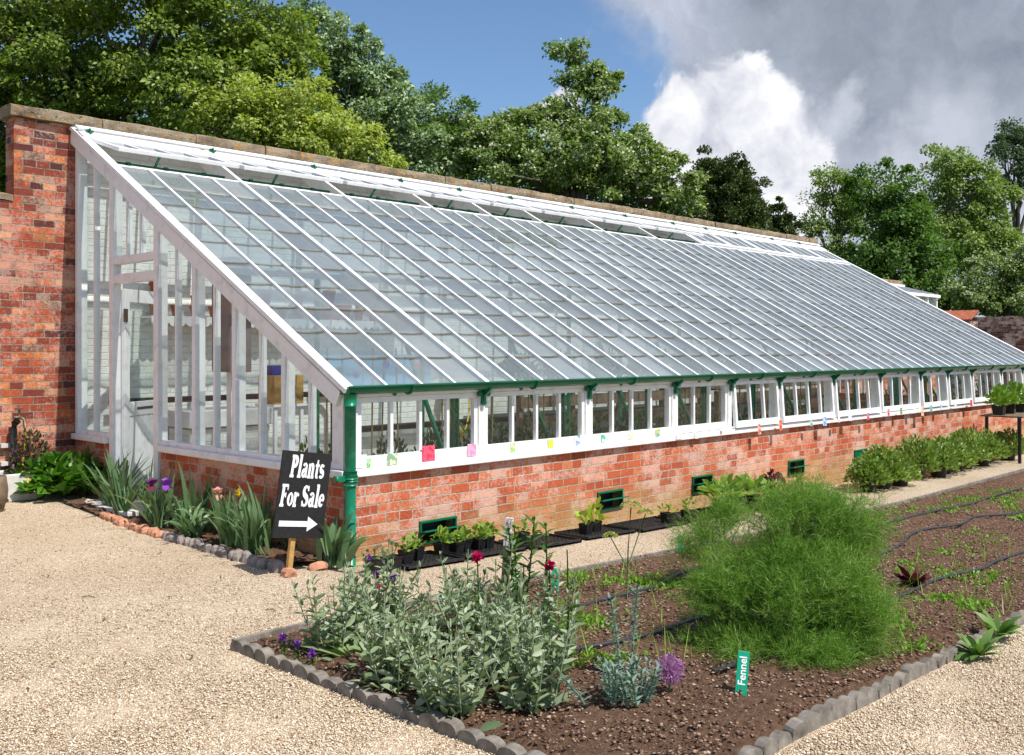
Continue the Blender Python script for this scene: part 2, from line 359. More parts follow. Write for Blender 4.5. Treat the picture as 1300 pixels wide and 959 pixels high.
# ------------------------------------------------------------------ garden walls
W, HE, HT, L = 4.655, 1.273, 3.838, 16.25
SL = Vector((0, W, HT-HE)); SLN = SL.normalized(); NRM = Vector((0, -SLN.z, SLN.y))
def RP(x, s, off=0): return Vector((x, 0, HE))+SL*s+NRM*off
gw = empty('garden_wall', (0, W, 0))
tag(gw, 'tall red brick garden wall with lichened stone coping behind the greenhouse', 'wall')
def wbox(name, x0, x1, z0, z1, m, p, y0=0, y1=.34): return MB().box(x0, x1, y0, y1, z0, z1).build(name, m, p)
wbox('wall', -.615, L+.02, -.4, 3.88, M_brick_old, gw, y1=.22)
def coping(name, x0, x1, z, p, seg=.85, over=.075, y1=.43, th=.115, rs=5):
    r = random.Random(rs); b = MB(); x = x0
    while x < x1-.05:
        w = min(seg*r.uniform(.75, 1.3), x1-x); nx, ny, nz = 6, 3, 2
        jz = r.uniform(-.004, .004); jy = r.uniform(-.012, .012)
        # rough block: outline ring with small chips
        ring = [(-over, 0), (-over-.004, .05), (-over, th-.012), (-over+.02, th), (.17, th+.01), (y1-.05, th), (y1, th-.02), (y1, 0)]
        nn = 7; vs = []; fs = []
        for i in range(nn):
            t = i/(nn-1); X = x+.004+(w-.008)*t; e = .005 if i in (0, nn-1) else 0
            for (yy, zz) in ring:
                vs.append((X, yy+jy+r.uniform(-.007, .007)+(e if yy < 0 else -e), z+zz+jz+r.uniform(-.006, .006)-(e if zz > .05 else 0)))
        k = len(ring)
        for i in range(nn-1):
            for j in range(k): fs.append((i*k+j, i*k+(j+1) % k, (i+1)*k+(j+1) % k, (i+1)*k+j))
        fs += [tuple(range(k))[::-1], tuple((nn-1)*k+j for j in range(k))]
        b.add(vs, fs); x += w
    return b.build(name, M_coping, p)
coping('coping', -.67, L+.12, 3.882, gw, y1=.28)
# lower stretch running off to the left
gl = empty('garden_wall', (-.615, W, 0)); tag(gl, 'lower weathered red brick wall left of the tall pier, behind the garden tap', 'wall')
MB().box(-9, 0, 0, .34, -.4, 3.03).build('wall', M_brick_old, gl)
coping('coping', -9, -.005, 3.032, gl, over=.03, th=.07, rs=9)
# second, lower wall beyond the end
g2 = empty('garden_wall', (L, W, 0)); tag(g2, 'lower stretch of brick wall with stone coping beyond the end of the high wall', 'wall')
MB().box(.03, 4.7, .01, .34, -.6, 3.17).build('wall', M_brick_old, g2); coping('coping', .03, 4.8, 3.173, g2, rs=2)

fw = empty('boundary_wall', (29.5, 5.0, 0)); tag(fw, 'long weathered brown brick wall closing the garden at the far right', 'wall')
MB().box(0, .35, -30, 3.2, -.6, 2.52).build('wall', M_brick_far, fw)
b = MB(); r_ = random.Random(4); y = -30
while y < 3.2:
    w_ = r_.uniform(.2, .26); b.box(-.03, .38, y, y+w_-.01, 2.522, 2.59+r_.uniform(-.008, .008)); y += w_
b.build('coping', M_brick_far, fw)
# tiled lean-to roof behind the far wall
b = MB()
for i in range(5):
    for j in range(3):
        M_ = Matrix.Translation((j*.24, -1.6+i*.3, 2.58+j*.10)) @ Matrix.Rotation(R(-24), 4, 'Y')
        b.box(0, .26, 0, .285, 0, .04, M_)
t = empty('tiled_outbuilding', (27.6, 6.8, -.15)); tag(t, 'small outbuilding with an orange clay tiled roof at the far garden wall', 'outbuilding')
b.build('roof', M_tile, t); MB().box(.05, .75, -1.55, -.15, -.5, 2.56).build('wall', M_brick_far, t)

# ------------------------------------------------------------------ greenhouse
GH = empty('greenhouse'); tag(GH, 'long white timber lean-to greenhouse with sloping glass roof on a brick base', 'greenhouse')
bx = [0, 1.40, 2.78, 4.17, 5.24, 6.29, 7.69, 9.08, 10.48, 11.54, 12.58, 13.99, 15.15, L]
nb = [4, 4, 4, 3, 3, 4, 4, 4, 3, 3, 4, 3, 3]
# brick base with real openings for the air vents
vents = [(.72, 1.11), (2.92, 3.30), (4.50, 4.88), (6.55, 6.93), (8.33, 8.70)]
b = MB(); x = 0
for (a, c) in vents:
    b.box(x, a, 0, .22, -.45, .60); b.box(a, c, 0, .22, -.45, .02); b.box(a, c, 0, .22, .195, .60); x = c
b.box(x, L, 0, .22, -.45, .60)
b.build('brick_base', M_brick, GH)
b = MB(); b.box(0, .22, .223, 2.78, -.45, .6); b.box(0, .22, 3.82, W-.003, -.45, .6); b.build('brick_base', M_brick, GH)
MB().box(L-.22, L, .223, W-.003, -.45, .6).build('brick_base', M_brick, GH)
# sills
sb = MB().box(-.05, 5.2, -.055, .16, .602, .652).box(5.2, L+.05, -.055, .16, .602, .652)
sb = MB().box(-.05, L+.05, -.05, .16, .602, .66)
sb.build('sill', M_white, GH, bevel=.006)
s2 = MB().box(-.052, .16, .163, 2.76, .602, .66).box(-.052, .16, 3.86, W-.003, .602, .66); s2.build('sill', M_white, GH, bevel=.006)
# posts, plate
b = MB(); b.box(-.012, .12, -.012, .125, .662, HE-.03)
b.build('corner_post', M_white, GH, bevel=.004)
b = MB(); b.box(.12, L, -.015, .10, 1.185, 1.245)
b.build('eaves_plate', M_white, GH, bevel=.004)
for x in bx[1:]:
    MB().box(x-.035, x+.035, -.01, .09, .662, 1.184).build('mullion', M_white, GH, bevel=.003)
# front windows
def window(i):
    x0, x1 = bx[i]+.037, bx[i+1]-.037
    if i == 0: x0 = .122
    z0, z1 = .664, 1.183
    openw = i >= 4
    w = empty('window', ((x0+x1)/2, .02 if not openw else -.012, z1)); w.parent = GH
    fx0, fx1 = x0-w.location.x+.002, x1-w.location.x-.002; hh = z1-z0-.003
    if openw:
        w.rotation_euler.x = -R(4.2 if i != 7 else 2.5)
    fr = MB()
    fr.box(fx0, fx1, -.02, .02, -.04, -.001); fr.box(fx0, fx1, -.021, .021, -hh, -hh+.075)
    fr.box(fx0, fx0+.04, -.0195, .0195, -hh+.076, -.041); fr.box(fx1-.04, fx1, -.0195, .0195, -hh+.076, -.041)
    n_ = nb[i]; iw = (fx1-fx0-.08)/n_
    for k in range(1, n_):
        xx = fx0+.04+iw*k; fr.box(xx-.014, xx+.014, -.019, .019, -hh+.076, -.041)
    fr.build('frame', M_white, w, bevel=.002)
    gl_ = MB()
    for k in range(n_): a_, c_ = fx0+.04+iw*k+.006, fx0+.04+iw*(k+1)-.006; gl_.add([(a_,0,-hh+.07),(c_,0,-hh+.07),(c_,0,-.036),(a_,0,-.036)], [(0,1,2,3)])
    gl_.build('pane', M_glass, w)
    return w
for i in range(len(nb)): window(i)
# white apron boards under the first windows
MB().box(.0, 4.16, -.02, -.001, .662, .74).build('apron_board', M_white, GH, bevel=.002)
# roof field
ST = .80; NC = 10; cs = ST/NC
def roof_bay(i):
    x0, x1 = bx[i], bx[i+1]; n_ = nb[i]; gb = MB(); lb = MB(); bb = MB(); pw = (x1-x0)/n_
    for k in range(n_):
        a, c = x0+pw*k+.004, x0+pw*(k+1)-.004
        for j in range(NC):
            s0 = cs*j-.006+ (.0 if j else -.005); s1 = cs*(j+1)+.004
            m_ = 6; lo = []; 
            for q in range(m_+1):
                t = q/m_; dip = .0042*(1-(2*t-1)**2)
                lo.append(RP(a+(c-a)*t, s0-dip, .010+.0015*(random.random())))
            up = [RP(c, s1, .004), RP(a, s1, .004)]
            gb.add(lo+up, [tuple(range(m_+3))])
            if j:
                wd = .0032 + .0014*random.random(); vs = []; fs = []
                for q, p_ in enumerate(lo):
                    vs += [p_+NRM*.003, p_+SLN*(wd*5.3)+NRM*.003]
                for q in range(m_): fs.append((2*q, 2*q+2, 2*q+3, 2*q+1))
                lb.add(vs, fs)
        if k: 
            xx = x0+pw*k; bb.bar(RP(xx, -.012, .014), RP(xx, ST, .014), .026, .034, NRM)
    npn = len(gb.f); gb.add(lb.v, lb.f); rp_ = gb.build('roof_panes', M_roofglass, GH); rp_.data.materials.append(M_lap)
    mi = np.zeros(len(gb.f), np.int32); mi[npn:] = 1; rp_.data.polygons.foreach_set('material_index', mi)
    bb.build('glazing_bars', M_roofwhite, GH)
for i in range(len(nb)): roof_bay(i)
for i, x in enumerate(bx[1:-1]):
    MB().bar(RP(x, -.014, .004), RP(x, .985, .004), .046, .07, NRM).bar(RP(x, .02, -.085), RP(x, .97, -.085), .042, .105, NRM).build('rafter', M_roofwhite, GH)
# purlins
b = MB()
for s in (.40,): b.bar(RP(.06, s, -.075), RP(L-.06, s, -.075), .05, .06, NRM)
b.build('purlin', M_roofwhite, GH)
MB().bar(RP(.05, ST+.006, .0), RP(L-.04, ST+.006, .0), .05, .04, SLN).build('vent_sill', M_roofwhite, GH)
MB().bar(RP(0, -.008, -.016), RP(L, -.008, -.016), .06, .022, NRM).build('eaves_board', M_roofwhite, GH)
# barge boards
for x, nm in ((-.022, 0), (L+.03, 1)):
    b = MB(); b.bar(RP(x, -.02, .022), RP(x, 1.0, .022), .095, .04, NRM)
    b.bar(RP(x-.012+.03*nm, -.008, -.085), RP(x-.012+.03*nm, .995, -.068), .035, .125, NRM)
    b.build('barge_board', M_white, GH, bevel=.004)
# vents of the top band
sH, sB = .935, .812
for i in range(len(nb)):
    x0, x1 = bx[i]+.03, bx[i+1]-.03
    op = i <= 7
    e = empty('roof_vent', RP((x0+x1)/2, sH, .03)); e.parent = GH
    base = math.atan2(SL.z, SL.y)
    e.rotation_euler.x = base-(R(12.5) if op else R(.4))
    ln = (sH-sB)*SL.length; hw = (x1-x0)/2
    f_ = MB(); f_.box(-hw, hw, -ln, -ln+.075, -.018, .022); f_.box(-hw, hw, -.06, 0, -.018, .02)
    f_.box(-hw, -hw+.05, -ln+.076, -.061, -.0175, .0195); f_.box(hw-.05, hw, -ln+.076, -.061, -.0175, .0195)
    n_ = nb[i]
    for k in range(1, n_):
        xx = -hw+2*hw*k/n_; f_.box(xx-.014, xx+.014, -ln+.076, -.061, -.012, .017)
    f_.build('frame', M_roofwhite, e, bevel=.003)
    MB().box(-hw+.04, hw-.04, -ln+.07, -.05, -.001, .002).build('pane', M_ventglass, e)
    if op:
        q = MB(); p0 = RP(x0-.0, ST+.022, .022); p1 = RP(x1-.12, ST+.022, .022)
        q.tube([p0, p1], .013, 8)
        for t in (.12, .45, .8): q.tube([p0.lerp(p1, t)-Vector((.02,0,0)), p0.lerp(p1, t)+Vector((.02,0,0))], .022, 8)
        q.build('vent_rod', M_green, GH)
        mid = p0.lerp(p1, .35); q = MB(); tip = e.location+Vector((mid.x-e.location.x, 0, 0))
        a_ = e.rotation_euler.x; tip = tip+Vector((0, -ln*math.cos(a_), -ln*math.sin(a_)))+Vector((0,0,-.02))
        q.bar(mid, tip, .02, .02, (1,0,0)); q.build('vent_lever', M_green, GH)
    q = MB(); c_ = RP(bx[i]+.04, .955, .085); q.bar(c_-SLN*.05, c_+SLN*.05, .018, .02, NRM); q.bar(c_-Vector((.04,0,0)), c_+Vector((.04,0,0)), .018, .02, NRM); q.tube([c_-NRM*.01, c_+NRM*.03], .014, 6)
    q.build('vent_hinge', M_green, GH)
b = MB(); b.bar(RP(-.05, .983, .035), RP(L+.05, .983, .035), .10, .03, SLN.cross(Vector((1,0,0))))
b = MB()
b.bar(RP(-.06, .949, .052), RP(L+.05, .949, .052), .135, .026, NRM)
b.build('ridge_flashing', M_roofwhite, GH, bevel=.004)
MB().bar(RP(-.055, .976, .075), RP(L+.045, .976, .075), .085, .03, NRM).build('ridge_roll', M_roofwhite, GH, bevel=.008)
MB().box(-.05, L+.04, W-.045, W-.004, 3.74, 3.876).build('ridge_fascia', M_roofwhite, GH, bevel=.003)
# gutter
b = MB(); prof = []
for k in range(9):
    a = math.pi+math.pi*k/8; prof.append((-.075+.058*math.cos(a), 1.268+.058*math.sin(a)))
for k in range(9):
    a = 2*math.pi-math.pi*k/8; prof.append((-.075+.050*math.cos(a), 1.268+.050*math.sin(a)))
b.prism([(-.045, y, z) for y, z in prof], (L+.1, 0, 0))
b.tube([(-.05,-.136,1.270),(L+.055,-.136,1.270)], .008, 6); b.tube([(-.05,-.013,1.268),(L+.055,-.013,1.268)], .007, 6)
b.build('gutter', M_green, GH)
MB().box(-.049, -.046, -.13, -.02, 1.212, 1.27).build('gutter_end', M_green, GH)
for j, x in enumerate([.55, 1.95, 3.35, 4.7, 5.75, 7.0, 8.4, 9.8, 11.0, 12.1, 13.3, 14.6, 15.7]):
    q = MB(); pts = [(x, -.075+.064*math.cos(a), 1.268+.064*math.sin(a)) for a in [math.pi*1.0+math.pi*k/8 for k in range(9)]]
    q.tube(pts, .012, 6); q.tube([(x-.09,-.03,1.20),(x-.09,-.005,1.215)], .018, 6)
    q.build('gutter_strap', M_green, GH)
# ornamental brackets at each mullion
def bracket(x):
    q = MB(); q.box(x-.016, x+.016, -.045, -.018, 1.10, 1.245)
    for dx, dz, r_ in ((-.045, 1.175, .023), (.045, 1.175, .023), (0, 1.10, .024)):
        q.tube([(x+dx, -.046, dz), (x+dx, -.018, dz)], r_, 8)
    q.box(x-.045, x+.045, -.043, -.019, 1.165, 1.187); q.prism([(x-.012,-.045,1.15),(x-.012,-.13,1.215),(x-.012,-.045,1.235)], (.024,0,0))
    return q.build('eaves_bracket', M_green, GH)
for x in bx[1:-1]: bracket(x)
# down pipe
q = MB(); X0, Y0 = .0, -.075
q.tube([(X0+.005,Y0,-.10),(X0+.005,Y0,1.215)], .041, 16)
for z in (.615, .57): q.tube([(X0+.005,Y0,z-.012),(X0+.005,Y0,z+.012)], .056, 16)
q.tube([(X0+.005,Y0,.585),(X0+.005,Y0,.66)], .050, 16); q.tube([(X0+.005,Y0,1.13),(X0+.005,Y0,1.215)], .047, 16)
q.box(X0-.11, X0-.04, Y0-.01, Y0+.02, .59, .63); q.tube([(X0-.11,Y0+.005,.61),(X0-.13,Y0+.005,.61)], .026, 8)
q.build('downpipe', M_green_pipe, GH)
# air vents
for j, (a, c) in enumerate(vents):
    e = empty('air_vent', ((a+c)/2, 0, .108)); e.parent = GH; hw = (c-a)/2
    q = MB(); q.box(-hw, hw, -.022, .012, .072, .09); q.box(-hw, hw, -.022, .012, -.09, -.072); q.box(-hw, -hw+.016, -.0215, .0115, -.072, .072); q.box(hw-.016, hw, -.0215, .0115, -.072, .072)
    q.build('frame', M_green, e, bevel=.002)
    if j < 4:
        M_ = Matrix.Rotation(R(-12), 4, 'X'); q = MB(); q.box(-hw-.008, hw+.012, -.085, .03, -.006, .006, M_); q.build('flap', M_green, e)
        MB().box(-hw+.016, hw-.016, .10, .11, -.09, .085).build('backing', M_black, e)
    else:
        MB().box(-hw+.016, hw-.016, -.014, -.006, -.072, .072).build('flap', M_green, e); MB().tube([(0,-.03,0),(0,-.014,0)], .012, 8).build('knob', M_green, e)
# gable frame
def zr(y): return HE+(HT-HE)*y/W-.10
for y, w_, in ((4.60, .07), (3.79, .085), (2.86, .085), (2.16, .058), (1.495, .058), (.768, .05)):
    z0 = .662 if y not in (3.79, 2.86) else .06
    yy = min(y+w_/2, W-.01)
    MB().prism([(-.012, y-w_/2, z0), (-.012, yy, z0), (-.012, yy, zr(yy)), (-.012, y-w_/2, zr(y-w_/2))], (.10, 0, 0)).build('gable_post', M_white, GH, bevel=.003)
for y in (4.20, 2.50, 1.83, 1.112, .428):
    MB().prism([(0, y-.015, .70), (0, y+.015, .70), (0, y+.015, zr(y+.015)), (0, y-.015, zr(y-.015))], (.055, 0, 0)).build('gable_bar', M_white, GH)
b = MB(); b.box(-.004, .07, .127, 2.815, .661, .70); b.box(-.004, .07, 3.835, 4.56, .661, .70); b.build('gable_rail', M_white, GH)
b = MB(); b.box(-.008, .075, 2.905, 3.745, 2.185, 2.275); b.box(-.008, .075, 2.905, 3.745, 2.375, 2.45); b.build('door_transom', M_white, GH, bevel=.003)
b = MB()
for y in (3.19, 3.47): b.prism([(0,y-.015,2.451),(0,y+.015,2.451),(0,y+.015,zr(y+.015)),(0,y-.015,zr(y-.015))], (.05,0,0))
b.build('gable_bar', M_white, GH)
ys = [.125, .428, .768, 1.112, 1.495, 1.83, 2.16, 2.50, 2.818]
b = MB()
for a, c in zip(ys[:-1], ys[1:]): b.add([(.025,a+.004,.69),(.025,c-.004,.69),(.025,c-.004,zr(c)),(.025,a+.004,zr(a))], [(0,1,2,3)])
for a, c in ((3.83, 4.20), (4.20, 4.58)): b.add([(.025,a+.004,.69),(.025,c-.004,.69),(.025,c-.004,zr(c)),(.025,a+.004,zr(a))], [(0,1,2,3)])
for a, c in ((2.90, 3.19), (3.19, 3.47), (3.47, 3.75)): b.add([(.025,a+.004,2.44),(.025,c-.004,2.44),(.025,c-.004,zr(c)),(.025,a+.004,zr(a))], [(0,1,2,3)])
b.add([(.025,2.90,2.27),(.025,3.75,2.27),(.025,3.75,2.38),(.025,2.90,2.38)], [(0,1,2,3)])
b.build('gable_panes', M_glass, GH)
# far gable
b = MB()
for k in range(9):
    y = .15+k*.55; b.prism([(L-.06,y-.02,.6),(L-.06,y+.02,.6),(L-.06,y+.02,zr(y)),(L-.06,y-.02,zr(y))], (.05,0,0))
b.build('gable_bar', M_white, GH)
MB().prism([(L-.04,.1,.6),(L-.04,W-.05,.6),(L-.04,W-.05,zr(W-.05)),(L-.04,.1,zr(.1))], (.003,0,0)).build('gable_panes', M_glass, GH)
# the door, standing open inwards
dr = empty('door', (.09, 3.70, .09), R(34)); dr.parent = GH
q = MB(); DW, DH = .78, 2.05
q.box(0, .09, 0, .04, 0, DH); q.box(DW-.09, DW, 0, .04, 0, DH); q.box(.09, DW-.09, .001, .039, DH-.13, DH); q.box(.09, DW-.09, .001, .039, .78, .92); q.box(.09, DW-.09, .001, .039, 0, .16)
q.build('frame', M_white, dr, bevel=.004)
q = MB(); q.box(.09, DW-.09, .010, .028, .16, .78)
for k in range(1, 6): q.box(.09+k*.1-.004, .09+k*.1+.004, .005, .010, .16, .78)
q.build('panel', M_white, dr)
MB().box(.085, DW-.085, .018, .021, .915, DH-.125).build('pane', M_glass, dr)
MB().box(.22, .52, -.004, .0, .84, .865).build('letter_slot', M_brass, dr)
for z in (.22, 1.72): MB().box(-.03, .035, -.012, -.001, z, z+.13).build('hinge', M_brass, dr)
# inside finish of the wall and structure
MB().box(.02, L-.03, W-.02, W-.004, -.3, 3.80).build('back_lining', M_white_in, GH)
for i, x in enumerate(bx[1:-1]):
    q = MB(); zt = 1.273+.32*.551-.13
    q.box(x-.035, x-.02, .30, .34, -.18, zt); q.box(x+.02, x+.035, .30, .34, -.18, zt)
    z = -.1; s_ = 1
    while z+.1 < zt: q.bar((x-.027*s_, .32, z), (x+.027*s_, .32, z+.1), .012, .016, (0,1,0)); z += .1; s_ = -s_
    q.build('lattice_column', M_green, GH)
    MB().tube([(x+.02, 2.35, -.18), (x+.02, 2.35, 1.273+2.35*.551-.12)], .027, 10).build('support_pole', M_green, GH)
    MB().bar((x+.02, .36, .40), (x+.02, 1.0, 1.62), .03, .03, (1,0,0)).build('brace', M_green, GH)
MB().tube([(.3, 4.5, .98), (3.1, 4.5, .98), (3.18, 4.5, .9), (3.18, 4.5, -.1)], .035, 10).tube([(3.4, 4.5, .5), (L-.5, 4.5, .5)], .045, 10).build('heating_pipe', M_black, GH)

# each framed part becomes one mesh that carries its panes, flaps and fittings
for e in [c for c in GH.children if c.type == 'EMPTY']:
    nm = e.name.split('.')[0]; fr_ = [c for c in e.children if c.name.split('.')[0] == 'frame'][0]; ot = [c for c in e.children if c is not fr_]
    loc, rot = e.location.copy(), e.rotation_euler.copy(); bpy.data.objects.remove(e)
    fr_.name = nm; fr_.parent = GH; fr_.location = loc; fr_.rotation_euler = rot
    for c in ot: c.parent = fr_
# second greenhouse beyond
G2 = empty('greenhouse', (L+.1, 0, 0)); tag(G2, 'second lower lean-to greenhouse just showing beyond the end of the long one', 'greenhouse')
x1 = 4.7; zt = 3.12; ze = 2.86
def Q(x, s, o=0): return Vector((x, W-.95+.95*s, ze+(zt-ze)*s+o))
b = MB()
for k in range(11): b.bar(Q(.1+k*(x1-.1)/10, 0, .02), Q(.1+k*(x1-.1)/10, 1, .02), .035, .05)
b.bar(Q(.05, 0), Q(x1+.05, 0), .07, .07); b.bar(Q(.05, .97, .05), Q(x1+.05, .97, .05), .12, .06)
b.build('roof_frame', M_roofwhite, G2)
b = MB(); b.add([Q(.1,0), Q(x1,0), Q(x1,1), Q(.1,1)], [(0,1,2,3)]); b.build('roof_panes', M_roofglass, G2)
b = MB()
for k in range(9):
    x = .12+k*(x1-.15)/8; b.box(x-.03, x+.03, W-.93, W-.87, -.3, ze-.04)
b.box(.1, x1, W-.92, W-.88, 1.0, 1.06); b.build('front_frame', M_white, G2)
MB().box(.12, x1, W-.905, W-.9, .9, ze-.04).build('front_panes', M_glass, G2)
MB().box(.1, x1, W-.96, W-.84, -.5, .9).build('brick_base', M_brick, G2)

# ------------------------------------------------------------------ foliage builders
def unit(v): return v/np.maximum(np.linalg.norm(v, axis=-1, keepdims=True), 1e-9)
def cards(P, Dr, Nn, Ln, Wd, fold=.15, mid=.45):
    P = np.asarray(P); n = len(P); Dr = unit(Dr); S = unit(np.cross(Dr, Nn)); Nn = np.cross(S, Dr)
    Ln = np.broadcast_to(Ln, (n,))[:, None]; Wd = np.broadcast_to(Wd, (n,))[:, None]
    V = np.stack([P, P+Dr*Ln*mid+S*Wd/2+Nn*Wd*fold, P+Dr*Ln-Nn*Ln*.08, P+Dr*Ln*mid-S*Wd/2+Nn*Wd*fold], 1)
    return V.reshape(-1, 3), np.arange(n*4).reshape(-1, 4)
def leaves6(P, Dr, Nn, Ln, Wd, fold=.15, mid=.45):
    P = np.asarray(P); n = len(P); Dr = unit(Dr); S = unit(np.cross(Dr, Nn)); Nn = np.cross(S, Dr)
    Ln = np.broadcast_to(Ln, (n,))[:, None]; Wd = np.broadcast_to(Wd, (n,))[:, None]; up = Nn*Wd*fold; dp = RNG.uniform(.02, .22, (n,1))*Ln*Nn
    V = np.stack([P, P+Dr*Ln*.26+S*Wd*.43+up, P+Dr*Ln*.66+S*Wd*.42+up-dp*.4, P+Dr*Ln-dp, P+Dr*Ln*.66-S*Wd*.42+up-dp*.4, P+Dr*Ln*.26-S*Wd*.43+up], 1)
    b = (np.arange(n)*6)[:, None, None]; f = np.array([[0,1,2,3],[0,3,4,5]])[None]
    return V.reshape(-1, 3), (f+b).reshape(-1, 4)
def blades(P, Dr, Ln, Wd, droop, seg=4, prof=None):
    """strap leaves: quads along an arc, each blade its own island"""
    n = len(P); Dr = unit(Dr); Ln = np.broadcast_to(Ln, (n,))[:, None]; Wd = np.broadcast_to(Wd, (n,))[:, None]; droop = np.broadcast_to(droop, (n,))[:, None]
    side = unit(np.cross(Dr, np.array([0,0,1.])+RNG.normal(0,.3,(n,3)))); V = []; p = P.copy(); d = Dr.copy()
    prof = prof or [.7, 1, .95, .7, .05]
    for k in range(seg+1):
        w = np.interp(k/seg, np.linspace(0, 1, len(prof)), prof)*Wd/2
        V.append(np.stack([p-side*w, p+side*w], 1))
        p = p+d*Ln/seg; d = unit(d+np.array([0,0,-1.])*droop*(1.4*(k+1)/seg))
    V = np.concatenate(V, 1)  # n, 2(seg+1), 3
    b = (np.arange(n)*2*(seg+1))[:, None, None]; f = np.array([[2*k, 2*k+1, 2*k+3, 2*k+2] for k in range(seg)])[None]
    return V.reshape(-1, 3), (f+b).reshape(-1, 4)
def merge(parts):
    Vs, Fs, o = [], [], 0
    for V, Fq in parts: Vs.append(V); Fs.append(Fq+o); o += len(V)
    return np.concatenate(Vs), np.concatenate(Fs)
def rdir(n, up=0.0, spread=1.0):
    d = RNG.normal(0, spread, (n, 3)); d[:, 2] += up; return unit(d)

# ------------------------------------------------------------------ trees
PXM = lambda D: D/F
def tree(name, label, D, lobes, leafm, bark, n, ls, trunk, clr=.9, per=140, droop=.3, flowers=None, fn=0, dens=1.0, surf=.72, thick=1.0, limbs=60, seed=0, group='trees behind the garden wall', trunk_r=.22, flat=.6):
    rg = np.random.default_rng(seed+100); ls = ls*.74; n = int(n*1.15); clr = clr*.85; per = int(per*1.15)
    base = at(trunk, YH, D); zb = -.45; root = empty(name, (base.x, base.y, zb)); tag(root, label, 'tree', group)
    O = np.array([base.x, base.y, zb])
    cs_, rs_, wt = [], [], []
    for lb in lobes:
        c = at(lb[0], lb[1], D+(lb[4] if len(lb) > 4 else 0)); rx = lb[2]*D/F; rz = lb[3]*D/F
        cs_.append([c.x, c.y, c.z]); rs_.append([rx, rx*thick, rz]); wt.append(rx*rz)
    cs_ = np.array(cs_); rs_ = np.array(rs_); wt = np.array(wt)/sum(wt)
    ncl = max(8, n//per); idx = rg.choice(len(lobes), ncl, p=wt)
    u = unit(rg.normal(0, 1, (ncl, 3))); rad = np.where(rg.uniform(0, 1, ncl) < surf, rg.uniform(.7, 1.28, ncl), rg.uniform(.2, .8, ncl))
    CC = cs_[idx]+u*rs_[idx]*rad[:, None]
    outd = unit(u*np.array([1,1,.8])+np.array([0,0,.15]))
    cr = clr*rg.uniform(.5, 1.3, ncl)*np.where(rad > 1.05, .6, 1)
    li = np.repeat(np.arange(ncl), per); m = len(li)
    off = rg.normal(0, 1, (m, 3)); off = unit(off)*(rg.uniform(0, 1, m)**.45)[:, None]*cr[li][:, None]*np.array([1, 1, flat])
    P = CC[li]+off
    P[:, 2] -= .25*(off**2).sum(1)/np.maximum(cr[li], .01)
    dr = unit(off/cr[li][:, None]*.8+outd[li]*.5+rg.normal(0, .55, (m, 3))-np.array([0,0,droop]))
    nn = unit(outd[li]*.7+np.array([0,0,.8])+rg.normal(0, .5, (m, 3)))
    V, Fq = cards(P-O, dr, nn, ls*rg.uniform(.7, 1.3, m), ls*.72*rg.uniform(.7, 1.2, m))
    npmesh('crown', V, Fq, leafm, root)
    if flowers is not None:
        up_ = np.where(rg.uniform(0, 1, m) < fn)[0]; Pf = P[up_]+rg.normal(0, .03, (len(up_), 3))+outd[li][up_]*.06
        V, Fq = cards(Pf-O, rdir(len(up_), .3), unit(rg.normal(0, .5, (len(up_), 3))+np.array([0,0,1.])), ls*.7, ls*.62, .05, .5)
        npmesh('blossom', V, Fq, flowers, root)
    # trunk and limbs
    b = MB(); top = cs_.mean(0)-O; tr_ = Vector((0, 0, 0)); tt = Vector((top[0]*.5, top[1]*.5, max(top[2]*.75, 1.5)))
    b.tube([tr_, tr_.lerp(tt, .4)+Vector((.1,.05,0)), tr_.lerp(tt, .75), tt], [trunk_r, trunk_r*.8, trunk_r*.6, trunk_r*.4], 9)
    b.build('trunk', bark, root)
    b = MB(); sel = rg.choice(ncl, min(limbs, ncl), replace=False)
    lc = [tt.lerp(Vector(c-O), .62) for c in cs_]
    for c, l0 in zip(cs_, lc):
        s0 = tr_.lerp(tt, rg.uniform(.65, 1)); b.tube([s0, s0.lerp(l0, .5)+Vector(rg.normal(0, .15, 3)), l0], [trunk_r*.45, trunk_r*.32, trunk_r*.22], 6, False)
    for k in sel:
        a = lc[idx[k]]; e = Vector(CC[k]-O); mi = a.lerp(e, .5)+Vector(rg.normal(0, .12, 3))*(e-a).length*.5
        b.tube([a, mi, e], [trunk_r*.16, trunk_r*.09, trunk_r*.03], 4, False)
    b.build('branches', bark, root)
    return root
L_lime = leaf('lime_leaf', [(.05,.10,.014), (.13,.20,.028), (.27,.35,.065), (.60,.63,.26)], .38)
L_lime2 = leaf('lime_leaf_light', [(.13,.19,.025), (.28,.35,.06), (.48,.54,.15), (.72,.70,.34)], .45)
L_wbeam = leaf('whitebeam_leaf', [(0.088,0.149,0.053), (0.158,0.245,0.088), (0.385,0.490,0.297), (0.700,0.800,0.595)], .25)
L_dark = leaf('dark_leaf', [(0.051,0.101,0.020), (0.112,0.193,0.032), (0.203,0.324,0.061)], .35)
L_haw = leaf('hawthorn_leaf', [(.045,.09,.016), (.12,.20,.03), (.24,.35,.08), (.42,.50,.22)], .35)
L_conif = leaf('conifer_leaf', [(0.030,0.053,0.018), (0.068,0.105,0.027), (0.150,0.195,0.053)], .15)
L_ash = leaf('ash_leaf', [(0.124,0.194,0.035), (0.229,0.316,0.079), (0.386,0.491,0.157)], .35)
L_bright = leaf('bright_leaf', [(.045,.105,.016), (.10,.19,.035), (.20,.33,.08)], .4)
L_blue = leaf('far_dark_leaf', [(0.055,0.091,0.055), (0.109,0.164,0.091), (0.182,0.255,0.127)], .3)
P_white = petal('white_blossom', [(.45,.47,.36), (.60,.60,.50), (.72,.72,.62)])
